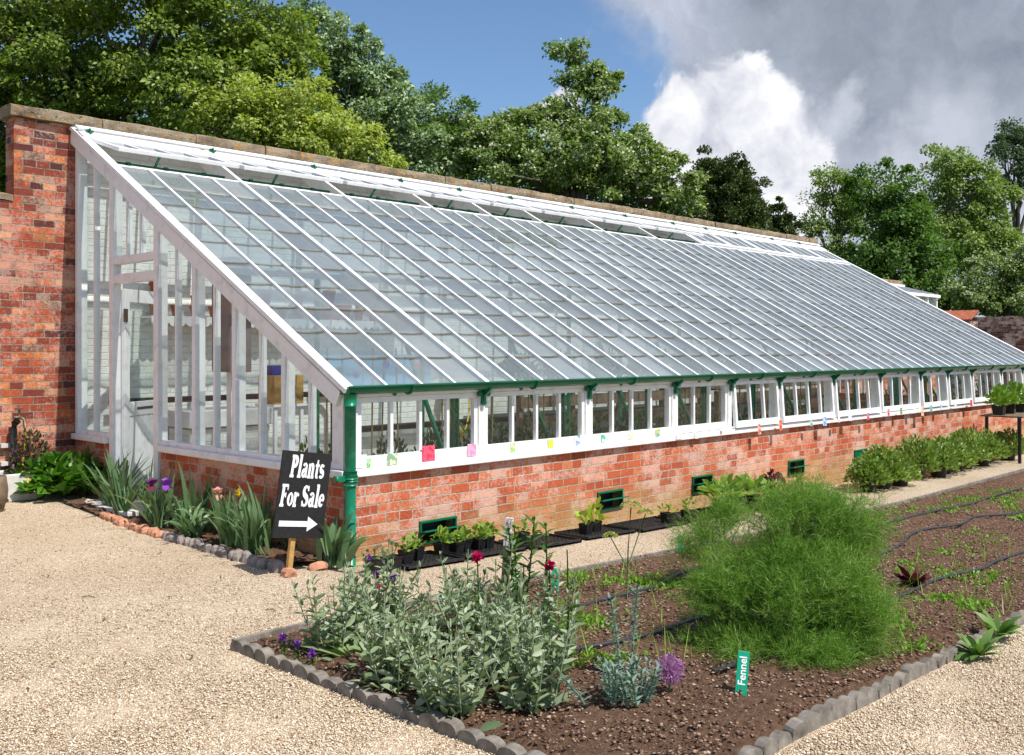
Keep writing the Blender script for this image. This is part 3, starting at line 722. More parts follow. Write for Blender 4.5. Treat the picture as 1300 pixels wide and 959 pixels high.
tree('lime_tree', 'large yellow-green lime tree filling the top left behind the pier', 17, [(60,60,120,90),(190,20,110,80,-.5),(300,40,75,60),(120,140,140,55,.6),(-50,120,80,110),(260,120,90,60,-.4),(20,-40,130,60),(230,-50,130,50),(40,215,90,50,.8),(340,90,60,55)], L_lime, M_bark, 92000, .115, 150, clr=.47, per=130, seed=1, limbs=90)
tree('lime_tree', 'pale yellow-green tree leaning low over the coping, left of centre', 15.5, [(385,140,45,40),(425,180,55,28),(345,175,60,40),(470,198,30,16),(300,150,50,45)], L_lime2, M_bark, 22000, .10, 370, clr=.34, per=110, seed=2)
tree('whitebeam', 'silvery green tree with a pointed tip right of the big lime', 21, [(398,15,26,32),(430,60,38,38),(470,95,38,32),(500,145,45,32),(470,160,70,50),(540,195,50,28),(420,120,50,60)], L_wbeam, M_barkgrey, 26000, .13, 460, clr=.42, per=120, seed=3)
tree('oak_tree', 'dark green rounded tree low between the silvery tree and the hawthorn', 25, [(545,150,45,36),(585,175,40,26),(560,200,60,30),(610,200,40,25)], L_dark, M_bark, 15000, .13, 560, clr=.5, per=130, seed=4)
tree('hawthorn_tree', 'white blossomed hawthorn with a tall ragged top at the centre', 21, [(733,70,12,12),(716,62,7,7),(752,84,9,8),(742,98,22,12),(763,108,12,9),(776,100,7,6),(738,128,26,16),(768,132,14,10),(718,95,7,6),(792,142,12,7),(740,150,34,16),(700,190,90,48),(640,175,50,38),(612,190,34,30),(790,190,42,34),(830,230,44,28),(720,225,130,34),(660,150,22,14),(860,258,30,16)], L_haw, M_barkgrey, 42000, .12, 720, clr=.36, per=110, flowers=P_white, fn=.30, seed=5, limbs=120)
tree('conifer', 'dark dense conifer with two rounded tops behind the wall', 30, [(902,212,15,20),(900,235,26,30),(910,260,36,34),(932,212,11,18),(938,232,18,26),(948,255,22,30),(960,272,20,24),(882,268,18,28),(920,240,26,34),(925,280,50,30)], L_conif, M_bark, 46000, .12, 920, clr=.40, per=150, droop=-.3, surf=.6, seed=6)
tree('conifer', 'small dark conifer at the end of the high wall', 32, [(988,275,12,22),(1002,290,12,14),(975,288,12,16)], L_conif, M_bark, 5000, .13, 990, clr=.32, per=120, droop=-.2, seed=7)
tree('alder_tree', 'thin feathery grey-green tree just past the end of the high wall', 41, [(1062,222,20,13),(1082,232,16,12),(1040,250,14,14),(1066,258,20,16),(1034,285,14,16),(1075,285,28,26),(1045,315,24,24)], L_ash, M_barkgrey, 9000, .16, 1060, clr=.7, per=120, seed=8, limbs=90, dens=.7)
tree('chestnut_tree', 'bright mid-green tree at the centre of the right-hand group', 38, [(1120,240,36,30),(1140,280,42,36),(1170,330,36,36),(1120,320,50,40),(1100,360,50,30),(1155,370,50,22)], L_bright, M_bark, 24000, .2, 1130, clr=.75, per=110, seed=9)
tree('ash_tree', 'tall loose light green ash tree in the right-hand group', 43, [(1180,192,16,10),(1205,205,24,14),(1235,222,24,16),(1190,228,24,18),(1260,245,22,20),(1225,255,30,22),(1255,285,30,26),(1195,275,30,26),(1225,315,40,34),(1275,320,22,26)], L_ash, M_barkgrey, 20000, .19, 1220, clr=.8, per=120, seed=10, limbs=120)
tree('pine_tree', 'dark sparse tree rising highest at the right edge', 50, [(1278,170,16,9),(1295,172,16,9),(1275,195,16,10),(1300,205,18,12),(1278,225,20,14),(1286,158,14,8),(1268,182,12,8),(1300,185,14,10),(1282,208,16,9),(1290,235,20,14),(1262,225,10,8),(1320,180,20,20)], L_blue, M_bark, 6000, .2, 1295, clr=.7, per=120, seed=11, limbs=80)
tree('hawthorn_bush', 'white flowering bush above the far brick wall at right', 34, [(1265,350,38,24),(1300,335,26,26),(1240,375,36,20),(1290,380,40,22)], L_haw, M_bark, 16000, .15, 1270, clr=.5, per=110, flowers=P_white, fn=.45, seed=12)
tree('elder_bush', 'dull green bush left of the white flowering one over the far wall', 37, [(1185,365,30,22),(1205,382,30,14),(1170,385,30,14),(1060,350,30,20),(1090,375,40,14)], L_dark, M_bark, 9000, .18, 1190, clr=.6, per=100, seed=13)

# ------------------------------------------------------------------ plants by the gable
L_iris = leaf('iris_leaf', [(.07,.14,.055), (.13,.23,.10), (.26,.37,.20)], .25, .4, .4)
P_purple = petal('purple_petal', [(.10,.015,.25), (.22,.04,.45), (.35,.12,.6)]); P_maroon = petal('maroon_petal', [(.08,.01,.04), (.16,.02,.07), (.25,.06,.10)])
P_pink = petal('peach_petal', [(.55,.25,.22), (.70,.40,.33), (.6,.2,.25)]); P_yellow = petal('yellow_petal', [(.75,.5,.0), (.85,.65,.02), (.8,.55,.02)])
P_crim = petal('crimson_petal', [(.35,.0,.06), (.5,.005,.10), (.6,.02,.15)]); P_lilac = petal('lilac_petal', [(.25,.10,.5), (.35,.16,.6)])
P_purple2 = petal('allium_petal', [(.28,.10,.32), (.42,.18,.45), (.55,.3,.55)])
def iris(x, y, label, n=16, hgt=.48, seed=0, wide=.035, dr=.12, lean=(0, 0)):
    z = h(x, y)+.03; root = empty('iris_plant', (x, y, z)); tag(root, label, 'plant', 'iris plants along the gable wall')
    n = int(n*1.25); a = RNG.uniform(0, 6.28, n); sp = RNG.uniform(.05, .75, n)
    P = np.stack([RNG.normal(0, .035, n), RNG.normal(0, .05, n), np.zeros(n)], 1)
    d = np.stack([np.cos(a)*sp+lean[0], np.sin(a)*sp+lean[1], np.ones(n)], 1)
    V, Fq = blades(P, d, hgt*RNG.uniform(.6, 1.1, n), wide*RNG.uniform(.7, 1.2, n), dr*RNG.uniform(.3, 1.6, n), 6, [.8, 1, 1, .9, .6, .03])
    npmesh('leaves', V, Fq, L_iris, root); return root
def iris_flower(root, off, m1, m2, hh=.42, s=.05):
    q = MB(); q.tube([(off[0]*.3, off[1]*.3, 0), (off[0], off[1], hh)], .006, 6); q.build('stem', L_iris, root)
    parts = []; n = 6; a = np.arange(n)*math.pi/3
    P = np.tile([[off[0], off[1], hh]], (n, 1)).astype(float)
    d = np.stack([np.cos(a), np.sin(a), np.where(np.arange(n) % 2, .9, -.2)], 1)
    V, Fq = blades(P, d, s*1.5, s*1.1, np.where(np.arange(n) % 2, -.1, .7), 4, [.3, .9, 1.1, .9, .3]); npmesh('petals', V, Fq, m1, root)
    V, Fq = blades(P+[0,0,.01], unit(d*[1,1,0]+[0,0,1.2]), s*1.0, s*.8, .1, 3, [.3, 1, .9, .4]); npmesh('petals', V, Fq, m2, root)
irs = [(-.22,3.30,'upright iris clump nearest the doorstep',24,.55,.10),(-.30,2.95,'iris clump second from the doorstep, leaves fanning upward',26,.56,.12),(-.2,2.55,'iris clump under the first gable panes right of the door',26,.55,.14),
 (-.32,2.18,'iris clump beneath the maroon and purple bloom',24,.5,.16),(-.16,1.8,'tall iris clump just behind the purple bloom',24,.56,.12),(-.36,1.55,'iris with arching pale leaves right of the purple bloom',24,.42,.3),
 (-.2,1.2,'iris clump below the peach bloom',26,.46,.18),(-.34,.98,'iris clump left of the yellow flower',26,.47,.14),(-.14,.85,'darker iris clump against the bricks left of the sign',22,.5,.12),
 (-.36,.62,'broad-leaved iris directly left of the black sign',26,.44,.12),(-.2,2.0,'small iris against the bricks behind the purple bloom',16,.4,.2)]
ir = []
for i, (x, y, lb, n_, hg, dp) in enumerate(irs): ir.append(iris(x, y, lb, n_, hg, i, .036, dp*1.7))
iris_flower(ir[3], (-.06, .02), P_maroon, P_purple, .36, .055); iris_flower(ir[3], (-.02, -.16), P_purple, P_lilac, .38, .05)
iris_flower(ir[6], (-.10, .04), P_pink, P_pink, .38, .05)
x_ = iris(-.17, -.10, 'spreading iris with broad arching leaves right of the sign, by the downpipe', 20, .44, 30, .055, .30, (.25, -.15))
iris_flower(x_, (-.02, .1), P_pink, P_maroon, .33, .03)
def leafy(name, label, x, y, z, n, rad, hgt, m, ls, cat='plant', group=None, upb=.6, wr=.55, flat=False, stemm=None, fold=.15, droop=.1):
    root = empty(name, (x, y, z)); tag(root, label, cat, group)
    u = rdir(n); rr = RNG.uniform(.25, 1, n)**.5
    P = np.stack([u[:, 0]*rad*rr, u[:, 1]*rad*rr, hgt*(.18+.82*np.abs(u[:, 2])*rr)], 1)
    d = unit(P*np.array([1,1,.5])+rdir(n)*rad*.6+[0,0,upb*rad-droop*rad]); nn = unit(P*[.6,.6,0]/max(rad,.01)+[0,0,1.]+RNG.normal(0,.35,(n,3)))
    V, Fq = leaves6(P, d, nn, ls*RNG.uniform(.6, 1.3, n), ls*wr*RNG.uniform(.8, 1.2, n), fold); npmesh('leaves', V, Fq, m, root)
    q = MB()
    for k in range(min(14, n)): q.tube([(0,0,0), tuple(P[k]*[.4,.4,.6]), tuple(P[k])], [.006, .004, .003], 5, False)
    q.build('stem', stemm or m, root); return root
yf = MB(); t = empty('yellow_flower', (-.42, .74, h(-.4,.7)+.02)); tag(t, 'single yellow flower on a tall stem left of the black sign', 'flower')
yf.tube([(0,0,0),(.01,0,.2),(0,0,.46)], .006, 6); yf.build('stem', L_iris, t)
V, Fq = cards(np.tile([[0,0,.46]], (16,1)).astype(float), rdir(16, .2), rdir(16, 1), .035, .02); npmesh('petals', V, Fq, P_yellow, t)
L_hosta = leaf('broad_leaf', [(.04,.12,.012), (.08,.21,.02), (.15,.33,.04)], .3, .4, .4)
leafy('hollyhock_plant', 'bushy bright green broad-leaved plant between the trough and the doorstep', -.27, 4.25, h(-.3,4.2), 430, .46, .36, L_hosta, .15, wr=.85, group=None)
leafy('fern_plant', 'darker leafy plant in the shade left of the door', .0-.16, 4.12, h(-.2,4.1), 200, .20, .42, L_dark, .10, wr=.5)
L_purp = leaf('purple_leaf', [(.06,.03,.035), (.10,.05,.05), (.08,.10,.03), (.14,.09,.08)], .2)
leafy('purple_shrub', 'dusky purple-leaved shrub behind the white trough under the tap', -.55, 4.42, .15, 500, .2, .62, L_purp, .05, wr=.5)
L_lgrass = leaf('lily_leaf', [(.2,.34,.04), (.3,.45,.07)], .3)
t = empty('day_lily', (-.48, 4.28, .18)); tag(t, 'tuft of pale yellow-green strap leaves above the white trough', 'plant')
V, Fq = blades(RNG.normal(0,.02,(14,3))*[1,1,0], np.stack([RNG.uniform(-.5,.5,14), RNG.uniform(-.4,.4,14), np.ones(14)],1), .34, .02, .15, 5); npmesh('leaves', V, Fq, L_lgrass, t)
# trough
t = empty('planting_trough', (-.80, 4.40, h(-.8,4.3))); tag(t, 'whitewashed low trough against the wall under the garden tap', 'trough')
q = MB(); q.box(-.55, .22, -.25, -.19, 0, .26); q.box(-.55, -.49, -.189, .2, 0, .26); q.box(.16, .22, -.189, .2, 0, .26); q.box(-.489, .159, .15, .2, 0, .26); q.build('trough', M_concrete, t, bevel=.01)
MB().box(-.489, .159, -.189, .149, .02, .2).build('soil', M_soil, t)
# tap and pipe
t = empty('garden_tap', (-.655, 4.655, 0)); tag(t, 'brass garden tap on a black lagged pipe fixed to the brick wall', 'tap')
MB().tube([(0,-.10,.28),(0,-.10,.74),(.01,-.10,.80),(.03,-.13,.83)], .035, 10).build('pipe', M_black, t)
q = MB(); q.tube([(.0,-.12,.86),(.05,-.16,.86),(.075,-.19,.84),(.075,-.19,.76)], .016, 8); q.tube([(.04,-.14,.86),(.04,-.14,.94)], .01, 6); q.bar((.0,-.14,.945),(.08,-.14,.945), .02, .015); q.build('tap', M_brass, t)
for z_ in (.38, .56): MB().box(-.10, .08, -.06, -.002, z_, z_+.04).build('pipe_clip', M_concrete, t)
tag(MB().tube([(-.58,4.465,.77),(-.58,4.46,.62),(-.60,4.45,.45),(-.63,4.41,.32),(-.68,4.32,.30),(-.66,4.16,.31),(-.675,4.12,.24)], .012, 8).build('hose', M_yellow), 'yellow hose hanging from the brass tap into the white trough', 'hose')
t = empty('wooden_tub', tuple(gp(-16, 650))); tag(t, 'weathered wooden half barrel cut by the left edge', 'tub')
MB().lathe([(.13,0),(.165,.12),(.17,.2),(.155,.32),(.135,.32),(.14,.24)], n=18).build('staves', M_wood_dk, t); MB().lathe([(.168,.08),(.172,.08),(.174,.10),(.168,.10)], n=18).build('hoop', M_brass, t)
# door step
t = MB().box(-.34, -.015, 2.78, 3.86, -.1, .0).build('doorstep', M_concrete, bevel=.01); t.location.z = h(-.1,3.3)+.055; tag(t, 'pale stone doorstep before the open greenhouse door', 'step')
# edging stones of the iris bed
def stone_mesh(name, m, sx=.09, sy=.07, sz=.08, seed=0):
    r = random.Random(seed); q = MB(); n_ = 8; pr = [(0.6,-.03),(1,.0),(1.02,.5),(.85,.82),(.45,1.0),(0.01,1.04)]
    vs = []; fs = []
    for (rr, z) in pr:
        for k in range(n_):
            a = 6.283*k/n_; j = r.uniform(.86, 1.1); vs.append((sx/2*rr*math.cos(a)*j, sy/2*rr*math.sin(a)*j, sz*z+r.uniform(-.004,.004)))
    for i in range(len(pr)-1):
        for k in range(n_): fs.append((i*n_+k, i*n_+(k+1) % n_, (i+1)*n_+(k+1) % n_, (i+1)*n_+k))
    q.add(vs, fs, False); me = bpy.data.meshes.new(name); me.from_pydata(q.v, [], q.f); me.update(); me.materials.append(m); return me
sm = [stone_mesh('edging_stone', M_stonegrey, seed=s_) for s_ in range(4)]; bm_ = [stone_mesh('edging_brick', M_stonewarm, .10, .085, .065, seed=s_) for s_ in range(3)]
N_ = 34
for k in range(N_):
    t_ = k/(N_-1); y = 3.0*(1-t_)+.06*t_; x = -.44-.07*t_+random.uniform(-.015,.015)
    warm = t_ < .42
    o = bpy.data.objects.new('edging_brick' if warm else 'edging_stone', random.choice(bm_ if warm else sm)); COL.objects.link(o)
    o.location = (x, y, h(x, y)-.012); o.rotation_euler = (random.uniform(-.15,.15), random.uniform(-.15,.15), random.uniform(0,6)); s_ = random.uniform(.85, 1.15); o.scale = (s_, s_, s_)
    tag(o, 'broken orange brick piece edging the iris bed near the doorstep' if warm else 'rounded grey cobble edging the iris bed left of the sign', 'edging', 'orange brick pieces edging the iris bed' if warm else 'grey cobbles edging the iris bed')
for k, (px_, py_) in enumerate([(345,720),(366,732),(404,724)]):
    o = bpy.data.objects.new('brick_lump', bm_[k]); COL.objects.link(o); p = gp(px_, py_); o.location = (p.x, p.y, p.z-.01); o.rotation_euler = (.3*k, .2, k*1.3); o.scale = (1.5, 1.3, 1)
    tag(o, ['greyish brick lump left of the sign stake', 'pinkish brick lump wedged at the foot of the sign stake', 'red brick lump right of the sign stake'][k], 'brick')

# ------------------------------------------------------------------ the sign
_p = at(366, 700, 6.82); SG = empty('sign', (_p.x, _p.y, h(_p.x, _p.y))); SG.scale = (.95,)*3; SG.rotation_euler = (0, R(8.5), R(4)); tag(SG, 'leaning black board lettered Plants For Sale with a white arrow', 'sign')
q = MB(); q.bar((0,0,-.05),(-.006,.0,.55), .042, .03, (0,1,0)); q.build('stake', M_wood, SG, bevel=.003)
bw, bh, bz0 = .45, .62, .27
MB().box(-.20, -.20+bw, -.032, -.018, bz0, bz0+bh).build('board', M_signblk, SG, bevel=.002)
# heavy condensed serif letters drawn from strokes: (polyline, widths) in a unit box, height 1
def arc(cx, cz, rx, rz, a0, a1, n=14): return [(cx+rx*math.cos(R(a0+(a1-a0)*k/n)), cz+rz*math.sin(R(a0+(a1-a0)*k/n))) for k in range(n+1)]
T = .20; SF = .11
GL = {
 'P': (.70, [([(.22,0),(.22,1)], [T,T]), ([(.04,.04),(.42,.04)], [SF,SF]), ([(.04,.96),(.32,.96)], [SF,SF]), (arc(.30,.72,.26,.235,90,-90), [.09]+[.13,.16,.18,.19,.2,.2,.2,.2,.2,.19,.18,.16,.13]+[.09])]),
 'l': (.40, [([(.20,0),(.20,1.06)], [T,T]), ([(.04,.04),(.37,.04)], [SF,SF]), ([(.05,1.02),(.22,1.02)], [SF*.8,SF])]),
 'a': (.60, [([(.42,.05),(.42,.5)], [T*.95,T*.95]), (arc(.30,.50,.15,.14,0,165,8), [.16,.13,.11,.1,.1,.1,.12,.15,.16]), (arc(.27,.20,.155,.145,20,340), [.1,.1,.12,.15,.17,.18,.18,.17,.16,.15,.13,.12,.11,.1,.1]), ([(.42,.07),(.58,.05)], [.13,.08])]),
 'n': (.66, [([(.16,0),(.16,.64)], [T*.95,T*.95]), ([(.02,.04),(.31,.04)], [SF,SF]), ([(.02,.61),(.18,.61)], [SF*.8,SF]), (arc(.33,.46,.15,.17,150,0,8), [.1,.11,.12,.13,.15,.17,.18,.19,.19]), ([(.48,.47),(.48,0)], [.19,.19]), ([(.36,.04),(.64,.04)], [SF,SF])]),
 't': (.46, [([(.22,.86),(.22,.16)], [.12,T]), ([(.04,.60),(.42,.60)], [SF,SF]), (arc(.33,.16,.115,.12,180,300,6), [.19,.18,.16,.13,.11,.09,.07])]),
 's': (.52, [(arc(.26,.48,.15,.14,30,180,8)+arc(.27,.48,.16,.15,180,250,4)[1:]+arc(.25,.19,.16,.15,75,0,4)+arc(.25,.19,.16,.14,0,-155,8)[1:], [.13,.12,.1,.11,.13,.15,.16,.17,.17,.18,.19,.2,.2,.2,.19,.19,.18,.18,.17,.15,.13,.11,.1,.1,.12,.13,.13])]),
 'F': (.66, [([(.22,0),(.22,1)], [T,T]), ([(.04,.04),(.42,.04)], [SF,SF]), ([(.04,.95),(.60,.95)], [SF,SF]), ([(.58,.98),(.60,.74)], [.1,.06]), ([(.25,.52),(.46,.52)], [SF,SF]), ([(.46,.62),(.46,.40)], [.09,.09])]),
 'o': (.58, [(arc(.29,.33,.185,.26,0,360,20), [.18,.17,.14,.11,.1,.1,.1,.12,.15,.17,.19,.17,.15,.12,.1,.1,.1,.11,.14,.17,.18])]),
 'r': (.50, [([(.16,0),(.16,.64)], [T*.95,T*.95]), ([(.02,.04),(.33,.04)], [SF,SF]), ([(.02,.61),(.18,.61)], [SF*.8,SF]), ([(.2,.42),(.28,.56),(.38,.57)], [.1,.12,.16]), ([(.38,.60),(.38,.48)], [.17,.17])]),
 'S': (.66, [(arc(.33,.74,.21,.20,25,180,8)+arc(.34,.74,.22,.21,180,245,4)[1:]+arc(.31,.27,.22,.22,75,0,4)+arc(.31,.27,.22,.21,0,-160,8)[1:], [.12,.11,.1,.1,.12,.15,.18,.2,.2,.21,.22,.23,.23,.23,.23,.22,.21,.21,.2,.18,.15,.12,.1,.1,.1,.11,.12]), ([(.535,.98),(.535,.74)], [.06,.1]), ([(.09,.02),(.09,.28)], [.06,.1])]),
 'e': (.56, [(arc(.28,.33,.18,.26,0,320,18), [.13,.15,.14,.12,.1,.1,.1,.12,.16,.19,.2,.2,.19,.17,.14,.11,.1,.09,.08]), ([(.14,.34),(.50,.34)], [.08,.1])]),
 ' ': (.28, [])}
def stroke(q, pts, ws, tf, lvl):
    P = [Vector((a, b)) for a, b in pts]
    if len(ws) != len(P): ws = np.interp(np.linspace(0,1,len(P)), np.linspace(0,1,len(ws)), ws)
    Lf, Rt = [], []
    for i, p in enumerate(P):
        d = (P[min(i+1, len(P)-1)]-P[max(i-1, 0)]).normalized(); nrm = Vector((-d.y, d.x))*ws[i]/2; Lf.append(p+nrm); Rt.append(p-nrm)
    vs = [tf(v.x, v.y, lvl) for v in Lf+Rt]; k = len(P)
    q.add(vs, [(i, i+1, k+i+1, k+i) for i in range(k-1)])
def text(q, s, x0, z0, wid, hgt):
    tot = sum(GL[c][0] for c in s); kx = wid/tot; x = 0; lvl = 0
    for c in s:
        for pts, ws in GL[c][1]:
            # bolder strokes
            ws = [w*1.16 for w in ws]
            stroke(q, pts, ws, lambda a, b, l, x=x: Vector((x0+(x+a+.10*b)*kx, -.0328-.00025*l, z0+b*hgt)), lvl % 7); lvl += 1
        x += GL[c][0]
q = MB(); text(q, 'Plants', -.125, bz0+.435, .315, .155); text(q, 'For Sale', -.185, bz0+.225, .405, .155)
z = bz0+.10
q.add([(-.165,-.0335,z-.018),(.09,-.0335,z-.018),(.09,-.0335,z+.022),(-.165,-.0335,z+.022)], [(0,1,2,3)]); q.add([(.0905,-.0335,z-.052),(.185,-.0335,z+.002),(.0905,-.0335,z+.056)], [(0,1,2)])
q.build('lettering', M_signwht, SG)
# ------------------------------------------------------------------ seed packets pinned along the sill
def packet_mat(c1, c2):
    m, nt, out = mat('packet'); tc = N(nt, 'TexCoord'); n1 = N(nt, 'TexVoronoi', {'Scale': 26.0}); nt.links.new(tc.outputs['Object'], n1.inputs['Vector'])
    c = mix(nt, ramp(nt, n1.outputs['Distance'], [(.30, 0), (.42, 1)]), c1, c2); bsdf(nt, out, c, .4, .4); return m
Wt = (.8,.8,.78)
packs = [(457,591,.12,.10,(.72,.72,.75),Wt,'white paper notice by the downpipe'),(467,588,.05,.06,(.15,.45,.1),(.4,.7,.3),'tiny green seed packet by the downpipe'),(498,594,.10,.085,(.75,.75,.5),(.25,.4,.25),'pale seed packet with cream blooms left of the red one'),
 (544,589,.13,.12,(.75,.03,.08),(.80,.10,.16),'largest red seed packet with strawberries'),(599,584,.10,.10,(.8,.25,.45),(.75,.4,.55),'pink seed packet below the first bracket'),(651,575,.06,.075,(.3,.55,.1),(.6,.8,.4),'light green seed packet left of the yellow one'),
 (699,570,.07,.075,(.8,.65,.05),(.6,.7,.1),'yellow seed packet under the second window'),(733,567,.075,.085,(.15,.3,.5),(.75,.8,.8),'blue and white seed packet left of the second bracket'),(766,565,.065,.07,(.7,.75,.6),(.1,.5,.3),'green and red seed packet right of the second bracket'),
 (801,560,.075,.075,(.8,.7,.3),(.85,.85,.6),'cream-yellow seed packet under the third window'),(835,555,.07,.07,(.1,.3,.5),(.5,.6,.1),'blue-green seed packet left of the third bracket'),(862,553,.10,.08,Wt,(.75,.75,.78),'white paper under the fourth window'),
 (884,553,.07,.07,(.55,.6,.5),Wt,'grey-green seed packet under the fourth window'),(916,547,.03,.06,(.4,.15,.1),Wt,'thin brown seed packet left of the fifth window'),(964,545,.06,.12,(.7,.06,.02),(.8,.4,.3),'tall red seed packet under the fifth window'),
 (991,540,.06,.12,(.7,.03,.02),(.75,.2,.1),'tall scarlet seed packet right of the fifth window'),(1030,537,.06,.08,(.05,.35,.2),(.4,.6,.5),'dark green seed packet under the sixth window'),(1047,535,.10,.11,(.1,.25,.6),(.5,.6,.8),'blue seed packet left of the sixth bracket'),
 (1065,533,.06,.07,(.8,.45,.5),Wt,'pale pink seed packet right of the blue one'),(1079,530,.10,.09,Wt,(.7,.7,.8),'white card right of the pale pink packet'),(1102,529,.07,.09,(.6,.02,.1),(.7,.2,.3),'crimson seed packet right of the white card'),
 (1128,524,.06,.09,(.6,.02,.05),(.8,.2,.2),'dark red seed packet left of the tall mullion'),(1144,522,.07,.09,(.55,.1,.05),(.1,.4,.1),'red and green seed packet left of the tall mullion'),(1161,520,.08,.08,(.6,.7,.7),Wt,'pale card just left of the orange packet'),
 (1171,522,.09,.14,(.8,.25,.03),(.8,.6,.5),'orange seed packet hanging at the tall mullion'),(1182,519,.09,.09,(.0,.35,.22),(.3,.5,.4),'teal seed packet right of the orange one'),(1195,517,.07,.09,Wt,(.3,.5,.7),'white and blue card right of the teal packet'),
 (1213,514,.1,.08,Wt,(.7,.7,.75),'white card left of the last red packet'),(1233,512,.09,.10,(.6,.01,.08),(.7,.1,.2),'red seed packet furthest right before the table')]
for (pxk, pyk, w_, h_, c1, c2, lb) in packs:
    X = fx(pxk, -.05); Yp = -.024 if X < 4.1 else (-.056 if X < 5.24 else -.118)
    X = fx(pxk, Yp); dd = (X-CX)*VV[0]+(Yp-CY)*VV[1]; Z = EYE-(pyk-YH)*dd/F
    if X < 4.1: Z = max(Z, .665+h_/2); Z = min(Z, .775-h_/4)
    me = MB(); me.box(-w_/2, w_/2, -.0015, 0, -h_/2, h_/2)
    o = me.build('seed_packet', packet_mat(c1, c2)); o.location = (X, Yp, Z); o.rotation_euler = (R(-3), R(random.uniform(-8, 8)), 0)
    tag(o, lb, 'seed packet', 'seed packets pinned along the sill')

# ------------------------------------------------------------------ things inside the greenhouse
L_tom = leaf('tomato_leaf', [(.02,.06,.015), (.045,.11,.025), (.09,.18,.05)], .3)
k = 0
tx = [.25,.65,1.05,1.55,1.95,2.35,2.8,3.3,3.8,4.3,4.8,5.3,5.9,6.5,7.1,7.8,8.5,9.2,10,10.8,11.6,12.5,13.4,14.3,15.2]
for i, x in enumerate(tx):
    hg = .98 if i < 3 else random.uniform(1.02, 1.12)
    t = leafy('tomato_plant', 'leafy green tomato plant under glass behind the front windows', x+random.uniform(-.05,.05), .72+random.uniform(-.1,.15), -.18, 900 if x < 6 else 450, .27, hg, L_tom, .055, group='tomato plants inside the greenhouse')
for i, x in enumerate(tx[:16]):
    for j in range(2):
        xx = x+random.uniform(-.12,.12); yy = .62+random.uniform(-.1,.25)
        tag(MB().tube([(xx,yy,-.18),(xx+random.uniform(-.05,.05),yy+random.uniform(-.03,.03),1.55)], .007, 6).build('bamboo_cane', M_cane), 'thin bamboo cane standing among the tomato plants under glass', 'cane', 'bamboo canes inside the greenhouse')
# timber staging at the back
t = empty('timber_staging', (5.6, 3.5, -.18)); tag(t, 'brown slatted timber staging against the back wall inside the greenhouse', 'staging')
q = MB()
for z in (.35, .62, .9): q.box(0, 4.6, 0, .03, z, z+.16)
q.build('front_boards', M_wood_dk, t)
q = MB()
for k in range(6): q.box(0, 4.6, .05+k*.14, .17+k*.14, 1.12, 1.15)
q.build('slats', M_wood_dk, t)
for k in range(5): MB().box(k*1.12, k*1.12+.07, .035, .10, 0, 1.11).build('leg', M_wood_dk, t)
t2 = empty('timber_staging', (10.6, 3.5, -.18)); tag(t2, 'further timber staging inside the right half of the greenhouse', 'staging')
q = MB()
for z in (.4, .75): q.box(0, 4.6, 0, .03, z, z+.2)
q.box(0, 4.6, .05, .9, 1.0, 1.03); q.build('boards', M_wood_dk, t2)
for k in range(5): MB().box(k*1.12, k*1.12+.07, .035, .10, 0, .99).build('leg', M_wood_dk, t2)
for k in range(9):
    leafy('staging_plant', 'potted foliage plant standing on the timber staging under glass', 5.9+k*1.0, 3.85, .98, 160, .28, .45, L_hosta if k % 3 else L_dark, .12, group='plants on the timber staging')
# shelf with pots
t = empty('wall_shelf', (.7, 4.38, 1.88)); tag(t, 'white shelf with scalloped edge on the back wall inside, seen through the gable', 'shelf')
MB().box(0, 3.6, 0, .25, 0, .025).build('board', M_white, t)
q = MB()
for k in range(36):
    x = k*.1; q.prism([(x,-.006,-.02),(x+.1,-.006,-.02),(x+.1,-.006,-.045),(x+.08,-.006,-.075),(x+.05,-.006,-.09),(x+.02,-.006,-.075),(x,-.006,-.045)], (0,.005,0))
q.prism([(0,-.006,-.02),(3.6,-.006,-.02),(3.6,-.006,.02),(0,-.006,.02)], (0,.0055,0)); q.build('valance', M_white, t)
def pot_mb(s=1.0):
    return MB().lathe([(.045*s,0),(.062*s,.11*s),(.070*s,.11*s),(.072*s,.145*s),(.060*s,.145*s),(.055*s,.06*s),(.0,.06*s)], n=14)
for k in range(15):
    s = random.choice([.9, 1.15, 1.4]); o = pot_mb(s).build('plant_pot', M_terra); o.location = (.82+k*.23, 4.50, 1.905)
    tag(o, 'terracotta pot upright on the white scalloped shelf', 'pot', 'terracotta pots on the wall shelf')
    if k % 2 == 0:
        o2 = pot_mb(s*.85).build('plant_pot', M_terra); o2.location = (.82+k*.23, 4.50, 1.905+.146*s); tag(o2, 'terracotta pot stacked on another on the white scalloped shelf', 'pot', 'stacked terracotta pots on the wall shelf')
t = empty('cabinet', (.36, 2.20, 1.33)); tag(t, 'tall flat grey cabinet hung inside the gable beside the door', 'cabinet')
MB().box(0, .22, -.02, .30, 0, 1.05).build('body', M_grey, t, bevel=.006); MB().box(-.008, -.001, -.01, .29, .02, 1.03).build('door', M_grey, t)
MB().box(.08, .14, .10, .18, -1.3, -.002).build('post', M_white, t)
t = empty('wooden_box', (.45, 1.72, 1.06)); tag(t, 'small wooden box on a slim stand just inside the gable panes', 'box')
q = MB(); q.box(0, .3, -.12, .14, 0, .02); q.box(0, .3, -.12, -.10, .021, .25); q.box(0, .3, .12, .14, .021, .25); q.box(0, .02, -.099, .119, .021, .25); q.box(.28, .3, -.099, .119, .021, .25); q.build('body', M_wood, t, bevel=.003)
t = empty('stand', (.45, 1.72, -.18)); tag(t, 'slim white stand carrying the wooden box inside the gable', 'stand')
MB().box(-.02, .32, -.14, .16, 1.215, 1.238).build('top', M_white, t)
